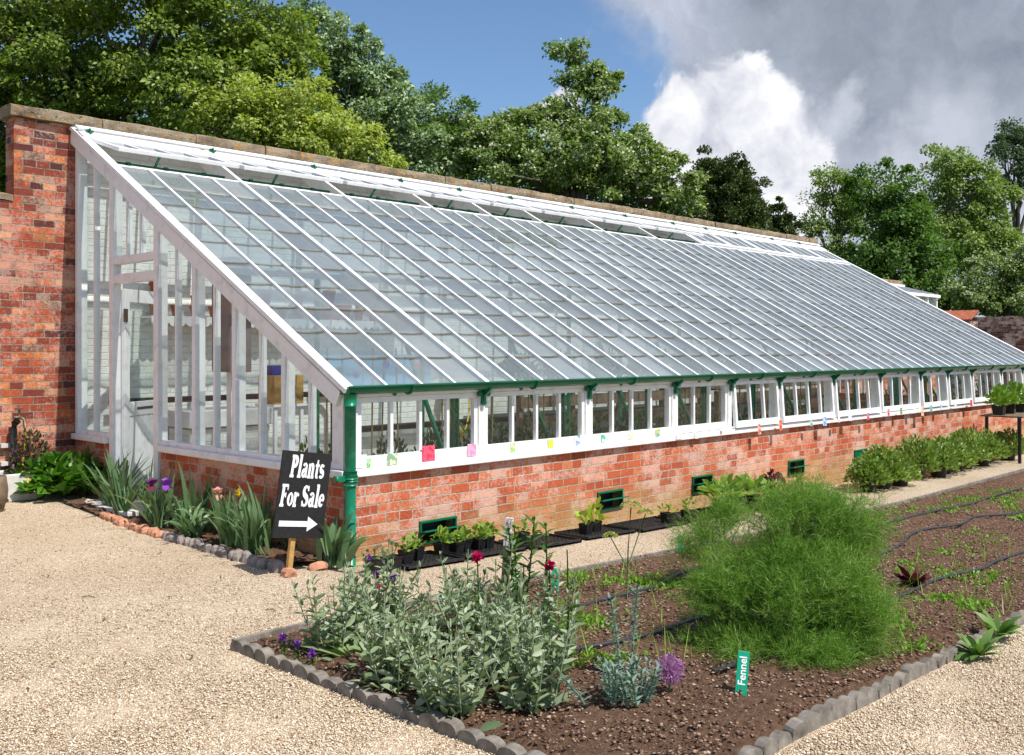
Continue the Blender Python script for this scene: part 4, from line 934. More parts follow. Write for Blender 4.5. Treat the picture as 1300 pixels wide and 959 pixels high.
for a_ in (0, .27):
    for c_ in (-.12, .11): MB().box(a_, a_+.03, c_, c_+.03, 0, 1.214).build('leg', M_white, t)
o = MB().box(0, .2, -.03, .1, 0, .13).build('plastic_tub', M_blue); o.location = (.50, 1.74, 1.312-.23); o.location.z = 1.085; o.scale.z = 2.4
tag(o, 'dark blue plastic tub standing up out of the wooden box', 'tub')
t = empty('white_sink', (1.0, 4.10, -.18)); tag(t, 'white sink on a white cupboard at the back wall inside the gable', 'sink')
MB().box(0, 1.0, 0, .48, 0, .85).build('cupboard', M_white_in, t, bevel=.01)
q = MB(); q.box(-.03, 1.03, -.05, 0, .86, 1.05); q.box(-.03, 1.03, .45, .5, .86, 1.05); q.box(-.03, .02, 0, .45, .86, 1.05); q.box(.98, 1.03, 0, .45, .86, 1.05); q.box(.02, .98, 0, .45, .86, .89); q.build('basin', M_white, t, bevel=.01)
# poster: blue painted panel
m, nt, out = mat('painted_panel'); v = N(nt, 'TexVoronoi', {'Scale': 4.0, 'Vector': pos(nt)}); v2 = N(nt, 'SeparateColor', {0: v.outputs['Color']})
c = mix(nt, ramp(nt, v.outputs['Distance'], [(.24, 1), (.27, 0)]), (.14,.42,.68), ramp(nt, v2.outputs[0], [(0,(.03,.12,.05)),(.4,(.05,.1,.4)),(.6,(.6,.05,.03)),(1,(.8,.4,.03))], 'CONSTANT')); bsdf(nt, out, c, .5, .3)
t = empty('painted_panel', (2.9, 4.60, 1.05)); tag(t, 'long sky-blue painted panel with birds on the back wall, seen through the first window', 'panel')
MB().box(0, 2.0, -.02, 0, .0, .42).build('panel', m, t); MB().box(-.02, 2.02, -.06, .0, -.05, -.002).build('ledge', M_white, t)
# yellow hose coils
t = empty('hose_coil', (5.25, 4.35, 1.28)); tag(t, 'coiled yellow hose hanging inside behind the first bracket', 'hose')
for k in range(6):
    w_ = .13+.02*k; pts = [(w_*math.cos(a), .02*k-.05, -.45-(.45+.03*k)*math.sin(a)) for a in np.linspace(-math.pi/2, 1.5*math.pi, 22)]
    MB().tube(pts, .012, 6, False).build('loop', M_yellow, t)
MB().tube([(0,.2,.02),(0,-.12,.02),(0,-.12,.06)], .012, 6).build('hook', M_black, t)

# ------------------------------------------------------------------ pots and trays along the front wall
M_mat = plain('ground_cover', (.02,.02,.02), .6, .6, 30)
def mat_lattice(x0, x1, y0, y1, lb):
    t = empty('plastic_tray', ((x0+x1)/2, (y0+y1)/2, h((x0+x1)/2, y0)+.006)); a = (x1-x0)/2; c = (y1-y0)/2; q = MB()
    slope = (h(x1, y0)-h(x0, y0))/(x1-x0); t.rotation_euler.y = -math.atan(slope)
    q.box(-a, a, -c, -c+.012, 0, .03); q.box(-a, a, c-.012, c, 0, .03); q.box(-a, -a+.012, -c, c, 0, .031); q.box(a-.012, a, -c, c, 0, .031)
    k = -a
    while k < a: q.box(k, k+.012, -c+.012, c-.012, .0, .012); k += .045
    k = -c
    while k < c: q.box(-a+.012, a-.012, k, k+.012, .001, .0125); k += .045
    q.build('lattice', M_mat, t); tag(t, lb, 'tray'); return t
for i, (a, c) in enumerate([(.18,.75),(.80,1.45),(1.5,2.1),(2.2,2.9),(2.95,3.7),(3.75,4.5),(4.55,5.3)]):
    mat_lattice(a, c, -.50+.03*(i % 2), -.10, ['black lattice tray nearest the downpipe','black lattice tray under the first air vent','black lattice tray with one seedling pot right of the first air vent','black lattice tray with pale-leaved seedlings','long empty black lattice tray below the second air vent','black lattice tray under the trailing seedlings','black lattice tray carrying the squash plants'][i])
def bpot(x, y, s=.11, kind=0, label='', m=None, n=26, rad=.1, hg=.14, ls=.05, zz=0, tilt=0, group='black pots of seedlings along the brick base'):
    z = h(x, y)+.02+zz; t = empty('potted_seedling', (x, y, z)); tag(t, label, 'potted plant', group)
    q = MB(); a = s/2; b_ = a*.78; hh = s*.95
    vs = [(-b_,-b_,0),(b_,-b_,0),(b_,b_,0),(-b_,b_,0),(-a,-a,hh),(a,-a,hh),(a,a,hh),(-a,a,hh)]
    q.add(vs, [(3,2,1,0),(0,1,5,4),(1,2,6,5),(2,3,7,6),(3,0,4,7)]); q.box(-a-.004, a+.004, -a-.004, a+.004, hh-.012, hh-.0115+.001); q.build('pot', M_black, t)
    MB().add([(-a*.97,-a*.97,hh-.014),(a*.97,-a*.97,hh-.014),(a*.97,a*.97,hh-.014),(-a*.97,a*.97,hh-.014)], [(0,1,2,3)]).build('compost', M_soil, t)
    u = rdir(n); rr = RNG.uniform(.3, 1, n); P = np.stack([u[:,0]*rad*rr, u[:,1]*rad*rr, hh+hg*np.abs(u[:,2])*rr], 1)
    d = unit(P-np.array([0,0,hh])+[0,0,.03]+RNG.normal(0,.03,(n,3))); nn = unit(RNG.normal(0,.4,(n,3))+[0,0,1.])
    V, Fq = leaves6(P, d, nn, ls*RNG.uniform(.6,1.3,n), ls*.85*RNG.uniform(.8,1.2,n)); npmesh('leaves', V, Fq, m, t)
    q = MB()
    for k in range(min(6, n)): q.tube([(0,0,hh-.02), tuple(P[k])], .003, 4, False)
    q.build('stem', m, t); t.rotation_euler.z = RNG.uniform(-.3,.3); return t
L_straw = leaf('strawberry_leaf', [(.10,.20,.02), (.19,.33,.04), (.30,.42,.07)], .3); L_squash = leaf('squash_leaf', [(.14,.26,.04), (.24,.38,.08), (.38,.5,.16)], .35)
L_lime3 = leaf('limegreen_leaf', [(.25,.42,.03), (.38,.55,.06)], .35); L_redlet = leaf('lettuce_red', [(.05,.008,.02), (.10,.015,.03), (.16,.03,.05)], .2)
row = [(-.02,-.38,L_iris,'seedling pot left-most by the foot of the downpipe',12,.09),(.12,-.42,L_iris,'tipped seedling pot at the foot of the downpipe',8,.08),
 (.34,-.30,L_straw,'seedling pot right of the downpipe with an orange bloom',30,.08),(.47,-.26,L_straw,'seedling pot second right of the downpipe with a purple bloom',30,.09),
 (.76,-.22,L_straw,'strawberry pot below the left end of the first air vent',50,.11),(.88,-.26,L_straw,'strawberry pot below the middle of the first air vent',50,.12),(1.0,-.22,L_straw,'tall strawberry pot just right of the first air vent',60,.13),(1.13,-.24,L_straw,'strawberry pot fourth in the row under the first air vent',50,.12),(1.25,-.22,L_straw,'last strawberry pot of the row right of the first air vent',50,.12),
 (1.62,-.26,L_straw,'lone dark seedling pot behind the white-topped stake',22,.09),(2.42,-.28,L_lime3,'lime-green round-leaved seedling pot left of the pair',14,.12),(2.62,-.22,L_lime3,'taller lime-green round-leaved seedling pot right of the pair',16,.13),
 (3.55,-.35,L_straw,'trailing seedling pot behind the fennel flower head',20,.14),(3.85,-.38,L_straw,'second trailing seedling pot in the middle of the wall',20,.14)]
for (x, y, m_, lb, n_, rd) in row: bpot(x, y, .095, 0, lb, m_, int(n_*.8), rd*.75, .10 if m_ is not L_lime3 else .15, .042 if m_ is not L_lime3 else .08)
for k, (x, y) in enumerate([(4.45,-.42),(4.72,-.40),(4.98,-.44)]):
    t = bpot(x, y, .16, 0, ['left squash plant in a black pot below the third air vent','middle squash plant in a black pot below the third air vent','right squash plant in a black pot beside the fennel'][k], L_squash, 44, .20, .18, .115)
bpot(5.45, -.40, .14, 0, 'dark red leafy plant in a pot behind the fennel', L_redlet, 60, .14, .24, .08)
# big bushy potted plants to the right
L_pot = leaf('currant_leaf', [(.08,.15,.02), (.15,.24,.035), (.25,.35,.07), (.38,.44,.14)], .3, .4, .5)
L_pot2 = leaf('currant_leaf_light', [(.10,.18,.03), (.18,.28,.05), (.30,.40,.10)], .35, .4, .5)
bl = ['first bushy potted plant left of the row, under the closed air vent','second bushy potted plant of the row, spreading low','third bushy potted plant with yellowing lower leaves','fourth bushy potted plant beside a gap in the row','fifth bushy potted plant, tall and glossy','sixth bushy potted plant at the middle of the long row','seventh bushy potted plant of the row','eighth bushy potted plant, next but one to the table','ninth bushy potted plant left of the table legs','tenth bushy potted plant under the table edge','last bushy potted plant under the table']
xs_ = [7.5,7.9,8.3,9.1,9.5,9.95,10.4,10.8,11.3,11.8,12.4]
hs_ = [.40,.50,.38,.56,.44,.50,.40,.55,.52,.42,.46]; ws_x = [.26,.34,.24,.30,.26,.36,.28,.33,.30,.36,.28]
for k, x in enumerate(xs_):
    t = leafy('potted_shrub', bl[k], x, -.62+.08*(k % 2), h(x,-.5)+.02, [800,1100,600,900,700,1100,800,1000,900,1000,700][k], ws_x[k], hs_[k], L_pot if k % 3 else L_pot2, .06, 'potted plant', 'bushy potted plants along the wall', wr=.6)
    t.location.y += random.uniform(-.06,.08)
    MB().lathe([(.09,-.02),(.12,.16),(.13,.16),(.13,.19),(.11,.19),(.10,.12),(.0,.12)], n=14).build('pot', M_black, t)
# table with trays
TX0 = 11.95
t = empty('table', (TX0, -1.0, h(12,-1))); tag(t, 'narrow wooden table on black legs at the right edge', 'table')
MB().box(0, 1.7, 0, .62, .70, .725).build('tabletop', M_wood_dk, t, bevel=.004)
for a_ in (.06, 1.6):
    for c_ in (.05, .53): MB().box(a_, a_+.04, c_, c_+.04, 0, .699).build('leg', M_black, t)
for k in range(5):
    x, y = TX0+.15+k*.24, -.62+.10*(k % 2)
    bpot(x, y, .15, 0, ['leafy potted plant at the left end of the table','second potted plant on the table, taller and bushy','third potted plant on the table','fourth potted plant on the table by the white cards','potted plant on the table nearest the right edge'][k], L_straw, 60, .16, .30, .10, .705, group='potted plants on the table')
o = MB().box(-.05, .05, -.003, .003, 0, .10).box(.11, .20, -.003, .003, 0, .09).build('price_cards', M_signwht); o.location = (TX0+.75, -.93, h(12,-1)+.727); tag(o, 'pair of white cards propped at the front of the table', 'card')

# ------------------------------------------------------------------ the vegetable bed
# front kerb of scalloped tiles, left end return and thin far edging
def kerb_mesh():
    q = MB(); n_ = 8; w_ = .108; prof = [(-w_/2, -.06), (w_/2, -.06)]+[(w_/2*math.cos(a), .035+.035*abs(math.sin(a))) for a in np.linspace(0, math.pi, n_)]
    q.prism([(x, -.022, z) for x, z in prof], (0, .044, 0)); me = bpy.data.meshes.new('edging_tile'); me.from_pydata(q.v, [], q.f); me.update(); me.materials.append(M_kerb); return me
km = kerb_mesh()
x = BX0
while x < 13:
    o = bpy.data.objects.new('edging_tile', km); COL.objects.link(o); o.location = (x, BY0-.02, h(x, BY0)+random.uniform(-.018,.006)); o.rotation_euler = (random.uniform(-.16,.16), random.uniform(-.07,.07), random.uniform(-.09,.09))
    tag(o, 'grey scallop-topped tile in the edging along the near side of the vegetable bed', 'edging tile', 'scalloped tiles edging the near side of the bed'); x += .113
y = BY0+.08
while y < BY1-.05:
    o = bpy.data.objects.new('edging_tile', km); COL.objects.link(o); o.location = (BX0-.02, y, h(BX0, y)+random.uniform(-.01,.008)); o.rotation_euler = (random.uniform(-.1,.1), random.uniform(-.05,.05), math.pi/2+random.uniform(-.08,.08)); o.scale = (1, 1.2, .8)
    tag(o, 'grey scallop-topped tile across the left end of the vegetable bed', 'edging tile', 'scalloped tiles at the left end of the bed'); y += .113
q = MB(); k = BX0
while k < 22:
    q.bar((k, BY1+.02, h(k, BY1)+.012), (k+.9, BY1+.02, h(k+.9, BY1)+.012), .03, .05); k += .905
tag(q.build('edging_board', M_kerb), 'thin grey edging strip between the gravel path and the vegetable bed', 'edging')
def hose(pts, lb, extra=0.0):
    P = [gp(*p) for p in pts]; P = [Vector((p.x, p.y, p.z+.055)) for p in P]
    out = []
    for i in range(len(P)-1):
        for k in range(5):
            t_ = k/5; p0 = P[max(i-1,0)]; p1 = P[i]; p2 = P[i+1]; p3 = P[min(i+2, len(P)-1)]
            out.append(.5*((2*p1)+(p2-p0)*t_+(2*p0-5*p1+4*p2-p3)*t_*t_+(3*p1-p0-3*p2+p3)*t_**3))
    out.append(P[-1]); tag(MB().tube(out, .011, 7).build('drip_hose', M_hose), lb, 'hose', 'drip hoses on the vegetable bed')
hose([(640,812),(742,780),(768,772),(820,759),(842,751),(878,733),(1000,700),(1125,671),(1180,657),(1232,646),(1255,638),(1300,625),(1330,617)], 'furthest black drip hose along the path side of the bed')
hose([(560,880),(700,846),(748,835),(784,828),(829,817),(878,799),(933,783),(1040,745),(1135,704),(1154,688),(1174,680),(1219,673),(1239,663),(1287,659),(1330,650)], 'middle black drip hose with a kink right of the fennel')
hose([(905,868),(1020,826),(1096,789),(1125,777),(1161,759),(1187,747),(1213,739),(1248,731),(1264,722),(1300,709),(1330,700)], 'nearest black drip hose, curving under the fennel')
# seedlings (ground cover too fine to count)
L_seed = leaf('seedling_leaf', [(.10,.24,.02), (.18,.36,.03), (.28,.46,.06)], .35)
patches = [(800,745,50,8,130),(850,752,45,7,110),(745,800,30,12,70),(1185,652,60,6,140),(1235,640,60,6,150),(1290,645,20,14,90),(1160,725,35,12,60),(1215,735,40,10,60),(1270,745,35,16,50),(1190,770,25,6,60),(1235,778,30,7,70),(1140,800,25,20,50),(1165,830,30,12,40),(1250,690,50,12,40),(1210,705,40,14,40),(730,740,30,20,60),(905,745,30,10,50),(700,800,30,30,80),(760,850,40,14,60),(1270,630,30,3,60)]
Pp = []
for (px_, py_, rx_, ry_, n_) in patches:
    for _ in range(int(n_*.45)):
        p = gp(px_+random.gauss(0, rx_*.5), py_+random.gauss(0, ry_*.5))
        if BX0+.05 < p.x and BY0+.05 < p.y < BY1-.05: Pp.append((p.x, p.y, p.z+.04))
Pp = np.array(Pp); k_ = 7; P = np.repeat(Pp, k_, 0)+RNG.normal(0, .018, (len(Pp)*k_, 3))*[1,1,.4]; n_ = len(P)
V, Fq = cards(P, unit(RNG.normal(0,.6,(n_,3))+[0,0,.7]), unit(RNG.normal(0,.5,(n_,3))+[0,0,1]), .034*RNG.uniform(.5,1.3,n_), .017)
tag(npmesh('seedlings', V, Fq, L_seed), 'bright green seedlings dotted in rows over the dark bed', 'seedlings', kind='stuff')
Pp = []
for _ in range(260):
    p = gp(random.choice([random.uniform(1150,1290), random.uniform(720,880)]), random.uniform(690,860))
    if BX0+.05 < p.x and BY0+.05 < p.y < BY1-.05: Pp.append((p.x, p.y, p.z+.03))
Pp = np.array(Pp); n_ = len(Pp); V, Fq = blades(Pp, unit(RNG.normal(0,.25,(n_,3))+[0,0,1]), .13*RNG.uniform(.5,1.5,n_), .006, .08, 3)
tag(npmesh('onion_shoots', V, Fq, L_lgrass), 'fine upright onion shoots scattered through the bed', 'seedlings', kind='stuff')

# rosette plants at the near kerb
L_dock = leaf('dock_leaf', [(.07,.15,.03), (.13,.24,.05), (.22,.34,.10)], .3)
def rosette(px_, py_, n, ln, wd, m, name, lb, cat='plant', up=.5, dr=.25, grp=None, zz=.02):
    p = gp(px_, py_); t = empty(name, (p.x, p.y, p.z+zz)); tag(t, lb, cat, grp)
    a = RNG.uniform(0, 6.28, n); d = np.stack([np.cos(a), np.sin(a), RNG.uniform(.2, 1.6, n)*up*2], 1)
    V, Fq = blades(np.zeros((n,3)), d, ln*RNG.uniform(.7,1.2,n), wd*RNG.uniform(.8,1.2,n), dr, 5, [.25,.6,1,1,.7,.05]); npmesh('leaves', V, Fq, m, t); return t
rosette(1243,838,30,.16,.042,L_dock,'dock_plant','green broad-leaved weed growing at the near bed edging, left one')
rosette(1268,812,24,.16,.038,L_dock,'dock_plant','green broad-leaved weed right behind the other at the near bed edging')
rosette(1160,752,30,.17,.045,L_redlet,'red_lettuce','dark purple-red lettuce just right of the fennel', up=.8)
rosette(1300,665,14,.16,.05,L_straw,'lettuce','bright green lettuce at the right edge of the bed')
rosette(455,845,14,.26,.09,leaf('rosette_leaf', [(.2,.28,.10), (.32,.40,.18)], .25),'mullein_plant','pale flat rosette of broad leaves at the near corner of the bed', up=.15, dr=.1)

# labels
def marker(px_, py_, w_, h_, lean, lb, rot=R(-46)):
    p = gp(px_, py_); t = empty('plant_label', (p.x, p.y, p.z+.02), rot); tag(t, lb, 'label'); t.rotation_euler = (R(-14), R(lean), rot)
    MB().box(-w_/2, w_/2, -.002, .002, -.03, h_).build('plate', M_label, t, bevel=.001); return t
marker(704,757,.045,.155,4,'plain green plastic label left of the two along the path edge'); marker(866,708,.045,.15,-4,'plain green plastic label at the path edge by the fennel')
fl = marker(940,893,.052,.20,8,'green plastic label reading Fennel in front of the fennel')
cu = bpy.data.curves.new('t', 'FONT'); cu.body = 'Fennel'; cu.size = .047; cu.extrude = .0004; cu.offset = .0006; cu.align_x = 'LEFT'; cu.align_y = 'CENTER'
to = bpy.data.objects.new('t', cu); COL.objects.link(to); dg = bpy.context.evaluated_depsgraph_get(); me = bpy.data.meshes.new_from_object(to.evaluated_get(dg)); bpy.data.objects.remove(to)
o = link('lettering', me, M_signwht, fl); o.rotation_euler = (R(90), R(-90), 0); o.location = (0, -.0031, .055)
# stake with peeling white top
p = gp(640, 752); t = empty('wooden_stake', (p.x, p.y, p.z)); t.rotation_euler = (R(3), R(4), .4); tag(t, 'weathered wooden stake with peeling white paint rising from the silver plants', 'stake')
m, nt, out = mat('peeling_white'); bsdf(nt, out, mix(nt, ramp(nt, noise(nt, 28, 5, .7), [(.5, 0), (.58, 1)]), (.70,.68,.66), (.22,.15,.09)), .9, .1)
MB().box(-.02, .02, -.02, .02, -.05, .30).build('shaft', M_wood_dk, t); MB().box(-.0215, .0215, -.0215, .0215, .301, .48).build('top', m, t)
# rose campion: silver grey clumps
L_camp = leaf('campion_leaf', [(.10,.16,.07), (.20,.27,.14), (.37,.43,.28), (.60,.64,.50)], .2, .8, .1)
L_campg = leaf('green_stem_leaf', [(.05,.12,.02), (.10,.20,.04)], .3)
def campion(x, y, lb, ns=26, hg=.46, rad=.22, fl=2, m=None, lsz=.055, fm=None, seed=0):
    t = empty('rose_campion', (x, y, bz(x, y)-.01)); tag(t, lb, 'plant', 'silver-leaved campion clumps in the near bed')
    P = []; Dn = []; Ls = []; q = MB(); fp = []
    for s_ in range(ns):
        a = random.uniform(0, 6.28); r_ = rad*math.sqrt(random.random()); b0 = Vector((r_*math.cos(a)*.6, r_*math.sin(a)*.6, 0)); hh = hg*random.uniform(.5, 1.12)
        tip = Vector((r_*math.cos(a)*1.25+random.gauss(0,.03), r_*math.sin(a)*1.25+random.gauss(0,.03), hh)); md = b0.lerp(tip, .5)+Vector((random.gauss(0,.015), random.gauss(0,.015), 0))
        q.tube([b0, md, tip], [.004,.0032,.0025], 4, False)
        if s_ % 4: tip = tip.lerp(b0, .12)
        nl = int(hh/.042)
        for k in range(nl):
            f = (k+.3)/nl; c = b0.lerp(md, f*2) if f < .5 else md.lerp(tip, f*2-1); an = k*1.57+a
            for sg in (0, math.pi):
                P.append(c); d = Vector((math.cos(an+sg), math.sin(an+sg), random.uniform(.25, 1.1))); Dn.append(d); Ls.append(lsz*(1.35-.75*f)*random.uniform(.8, 1.25))
        if random.random() < .8:
            for _ in range(3): P.append(tip); Dn.append(Vector((random.gauss(0,.35), random.gauss(0,.35), 1))); Ls.append(.03)
        if s_ < fl: fp.append(tip)
    # basal leaves
    for _ in range(18):
        a = random.uniform(0, 6.28); P.append(Vector((random.gauss(0,rad*.35), random.gauss(0,rad*.5), .01))); Dn.append(Vector((math.cos(a), math.sin(a), random.uniform(.2,1)))); Ls.append(.085*random.uniform(.7,1.2))
    P = np.array([list(v) for v in P]); Dn = np.array([list(v) for v in Dn]); Ls = np.array(Ls); n_ = len(P)
    V, Fq = leaves6(P, Dn, unit(RNG.normal(0,.5,(n_,3))+[0,0,1.]), Ls*1.25, Ls*.48, .14); npmesh('leaves', V, Fq, m or L_camp, t); q.build('stems', m or L_camp, t)
    for k, c in enumerate(fp):
        an = np.arange(5)*1.256; V, Fq = cards(np.tile([list(c)], (5,1)), np.stack([np.cos(an), np.sin(an), np.full(5,.5)],1), np.tile([[0,0,1.]],(5,1)), .022, .022); npmesh('flower', V, Fq, fm or P_crim, t)
    return t
def g_xy(px_, py_): p = gp(px_, py_); return p.x, p.y
cl = [(430,835,'silver campion clump at the left corner of the bed',1,26,.44),(480,800,'silver campion clump behind the pale rosette',0,28,.46),(505,870,'silver campion clump in front, left of the middle',0,26,.42),(560,835,'silver campion clump left of the crimson flower',0,30,.42),
 (612,870,'silver campion clump in front of the stake',0,30,.45),(615,810,'silver campion clump with the crimson flower left of the stake',3,28,.46),(668,850,'silver campion clump right of the stake base',1,30,.46),(668,905,'silver campion clump at the very front edge',0,30,.42),(440,900,'silver campion clump at the front left below the rosette',0,20,.34),(560,915,'silver campion clump at the front middle',0,28,.40),(700,850,'thin silver campion clump right of the mass',0,16,.38)]
for i, (a, c, lb, fl_, ns, hg) in enumerate(cl):
    x, y = g_xy(a, c); x = max(x, BX0+.12); y = min(max(y, BY0+.1), BY1-.15); campion(x, y, lb, ns-7, hg*(.86 if y > -2.1 else .95), .19, fl_)
def tallstem(px_, py_, hgt, lb, m=None, fm=None, n=26, lsz=.07, name='tall_weed', lean=(0,0), foot=.05, fs=.022, cat='plant', ns=1):
    p = gp(px_, py_); t = empty(name, (p.x, p.y, bz(p.x, p.y)-.01)); tag(t, lb, cat)
    P, Dn = [], []; q = MB()
    for s_ in range(ns):
        ox = random.gauss(0, .03*(ns > 1)); tip = Vector((lean[0]+ox*3, lean[1]+random.gauss(0,.05*(ns>1)), hgt*random.uniform(.85,1) if ns > 1 else hgt))
        q.tube([(ox,0,0), tuple(Vector((ox,0,0)).lerp(tip,.5)+Vector((.01,0,0))), tuple(tip)], [.006,.005,.003], 6)
        for k in range(n):
            f = .12+.88*k/n; P.append(Vector((ox,0,0)).lerp(tip, f)); a = k*2.4; Dn.append(Vector((math.cos(a), math.sin(a), .6)))
    P = np.array([list(v) for v in P]); Dn = np.array([list(v) for v in Dn]); k_ = len(P)
    if k_:
        V, Fq = blades(P, Dn, lsz*RNG.uniform(.6,1.2,k_), lsz*.24, .2, 3, [.3,1,.8,.05]); npmesh('leaves', V, Fq, m or L_campg, t)
    q.build('stem', m or L_campg, t)
    if fm:
        n_ = 16; V, Fq = cards(np.tile([[tip.x,tip.y,tip.z]],(n_,1)), rdir(n_,.4), rdir(n_,1), fs*1.3, fs); npmesh('flower', V, Fq, fm, t)
    return t
tallstem(655,812,.62,'dark green leafy stem just right of the stake', n=34, lsz=.10, ns=3)
tallstem(693,815,.60,'tall dark green stem with narrow leaves right of the stake', n=34, lsz=.09)
tallstem(697,822,.40,'crimson campion flower at the right of the silver mass', fm=P_crim, n=10, name='campion_flower', cat='flower', fs=.03)
tallstem(606,822,.44,'crimson campion flower left of the stake', fm=P_crim, n=8, name='campion_flower', cat='flower', fs=.03)
tallstem(655,835,.45,'tall green stem below the stake', n=20, lsz=.07, ns=3)
tallstem(720,850,.55,'thin grassy stem right of the silver plants', n=5, lsz=.10)
L_rue = leaf('rue_leaf', [(.16,.26,.20), (.26,.36,.30)], .3)
tallstem(790,868,.42,'blue-grey feathery stem left of the fennel', m=L_rue, n=60, lsz=.05, ns=2, name='poppy_stem')
for k in range(5):
    tallstem(760+k*14, 905, .16+.03*(k%3), ['low blue-grey leafy plant, left of five by the allium','low blue-grey leafy plant, second of five by the allium','low blue-grey leafy plant, middle of five by the allium','low blue-grey leafy plant, fourth of five by the allium','low blue-grey leafy plant, nearest the allium'][k], m=L_rue, n=26, lsz=.05, ns=3, name='rue_plant')
# small purple flowers
for k, (a, c, hh) in enumerate([(468,775,.28),(478,790,.24),(500,800,.26),(377,852,.10),(395,858,.08),(360,842,.10)]):
    tallstem(a, c, hh, ['purple toadflax left of two at the back of the silver plants','purple toadflax right of two at the back of the silver plants','purple toadflax among the silver plants','low purple flower in the left corner, middle of three','low purple flower in the left corner, nearest','low purple flower at the left corner edging'][k], fm=P_purple, n=16, lsz=.045, name='toadflax')
# alliums
def allium(px_, py_, hh, r_, m, lb):
    p = gp(px_, py_); t = empty('allium', (p.x, p.y, bz(p.x, p.y)-.01)); tag(t, lb, 'flower'); MB().tube([(0,0,0),(0,0,hh)], .005, 6).build('stem', L_campg, t)
    n_ = 420; d = unit(RNG.normal(0,1,(n_,3))); V1, F1 = cards(np.tile([[0,0,hh]],(n_,1)).astype(float), d, rdir(n_), r_, .0022, 0); V2, F2 = cards(d*r_*.9+[0,0,hh], d+RNG.normal(0,.4,(n_,3)), rdir(n_), .014, .008)
    npmesh('flower_head', *merge([(V1,F1),(V2,F2)]), m, t)
allium(850, 892, .12, .06, P_purple2, 'round purple allium head in front of the fennel, at the bottom')
allium(573, 852, .19, .055, L_purp, 'faded brown round seed head among the silver plants')
# fennel seed head by the wall
L_umb = leaf('umbel', [(.35,.38,.10), (.5,.52,.18)], .3)
p = gp(796, 770); t = empty('lovage_plant', (p.x, p.y, bz(p.x,p.y))); tag(t, 'tall thin stem with pale yellow-green flower heads crossing the path view', 'plant')
q = MB(); hs = [Vector((.04,.0,.57)), Vector((-.10,.05,.40)), Vector((.15,-.03,.52))]
q.tube([(0,0,0),(.01,0,.3),tuple(hs[0])], .0045, 6)
for hd in hs[1:]: q.tube([(.005,0,.2),tuple(hd)], .0035, 5)
q.build('stem', L_campg, t)
for hd, rr in zip(hs, (.055,.035,.04)):
    n_ = 130; u_ = unit(RNG.normal(0,1,(n_,3))); u_[:,2] = np.abs(u_[:,2])*.6; V, Fq = cards(np.array(hd)+u_*rr, u_, rdir(n_,1), .016, .014); npmesh('flower_head', V, Fq, L_umb, t)

# ------------------------------------------------------------------ fennel
def fennel(lobes, label, cat='plant', nf=260, D0=5.2, base=(960, 880), nt_=95, seed=0):
    L_fen = bpy.data.materials.get('fennel_leaf') or leaf('fennel_leaf', [(.04,.12,.012), (.11,.24,.025), (.22,.38,.06), (.58,.68,.30)], .4, .5, .3, 2.5)
    b0 = gp(*base); t = empty('fennel_plant', tuple(b0)); tag(t, label, cat, None); O = np.array(b0)
    parts = []; q = MB(); wt = np.array([l[2]*l[3] for l in lobes], float); wt /= wt.sum()
    PC = []
    for i in range(max(14, nf//13)):
        l = lobes[RNG.choice(len(lobes), p=wt)]; c = at(l[0], l[1], D0+l[4]); u_ = unit(RNG.normal(0,1,3)); u_[2] = abs(u_[2])*.9+u_[2]*.1
        PC.append(np.array(c)+u_*np.array([l[2]*D0/F, l[2]*D0/F, l[3]*D0/F])*RNG.uniform(.35, 1.05)**.5-O)
    for i in range(nf):
        l = lobes[RNG.choice(len(lobes), p=wt)]; c = at(l[0], l[1], D0+l[4]); rx = l[2]*D0/F; rz = l[3]*D0/F
        u_ = unit(RNG.normal(0,1,3)); rr = RNG.uniform(.2, 1.0)**.6; e = np.array(c)+u_*np.array([rx,rx,rz])*rr-O
        if i % 5: e = PC[RNG.integers(len(PC))]+RNG.normal(0, .062, 3)*[1,1,.7]
        if e[2] < .04: e[2] = RNG.uniform(.04,.12)
        root_ = np.array([RNG.normal(0,.05), RNG.normal(0,.05), e[2]*.25]); out_ = unit(e-root_+np.array([0,0,.1]))
        fl_ = RNG.uniform(.12,.22); s0 = e-out_*fl_*.5; ax = out_*fl_
        if i % 40 == 0: q.tube([tuple(root_*[1,1,0]), tuple(root_*.4+s0*.6+np.array([0,0,.03])), tuple(s0)], [.004,.0025,.001], 5, False)
        # feathery frond: side branches, each with threads
        nb_ = 9; ts = np.linspace(0.05, 1, nb_); sd = unit(np.cross(out_, RNG.normal(0,1,3))); nn = np.cross(out_, sd)
        an = RNG.uniform(0, 6.28, nb_); bd = unit(out_*.8+sd*np.cos(an)[:,None]+nn*np.sin(an)[:,None]); bl_ = (.06+.05*np.sin(ts*3.0))*RNG.uniform(.7,1.2,nb_)
        bp = s0+ax*ts[:,None]-np.array([0,0,.05])*(ts**2)[:,None]
        V1, F1 = cards(bp, bd, rdir(nb_), bl_, .0022, 0)
        k_ = nt_//nb_; tb = np.repeat(np.arange(nb_), k_); tt = np.tile(np.linspace(.1,1,k_), nb_)
        P = bp[tb]+bd[tb]*(bl_[tb]*tt)[:,None]; dd = unit(bd[tb]*.9+RNG.normal(0,.6,(len(tb),3))+np.array([0,0,.05])); ln = RNG.uniform(.02,.055,len(tb))
        V2, F2 = cards(P, dd, rdir(len(tb)), ln, .0024, 0, .3); parts += [(V1,F1),(V2,F2)]
    npmesh('fronds', *merge(parts), L_fen, t); q.build('stems', L_campg, t); return t
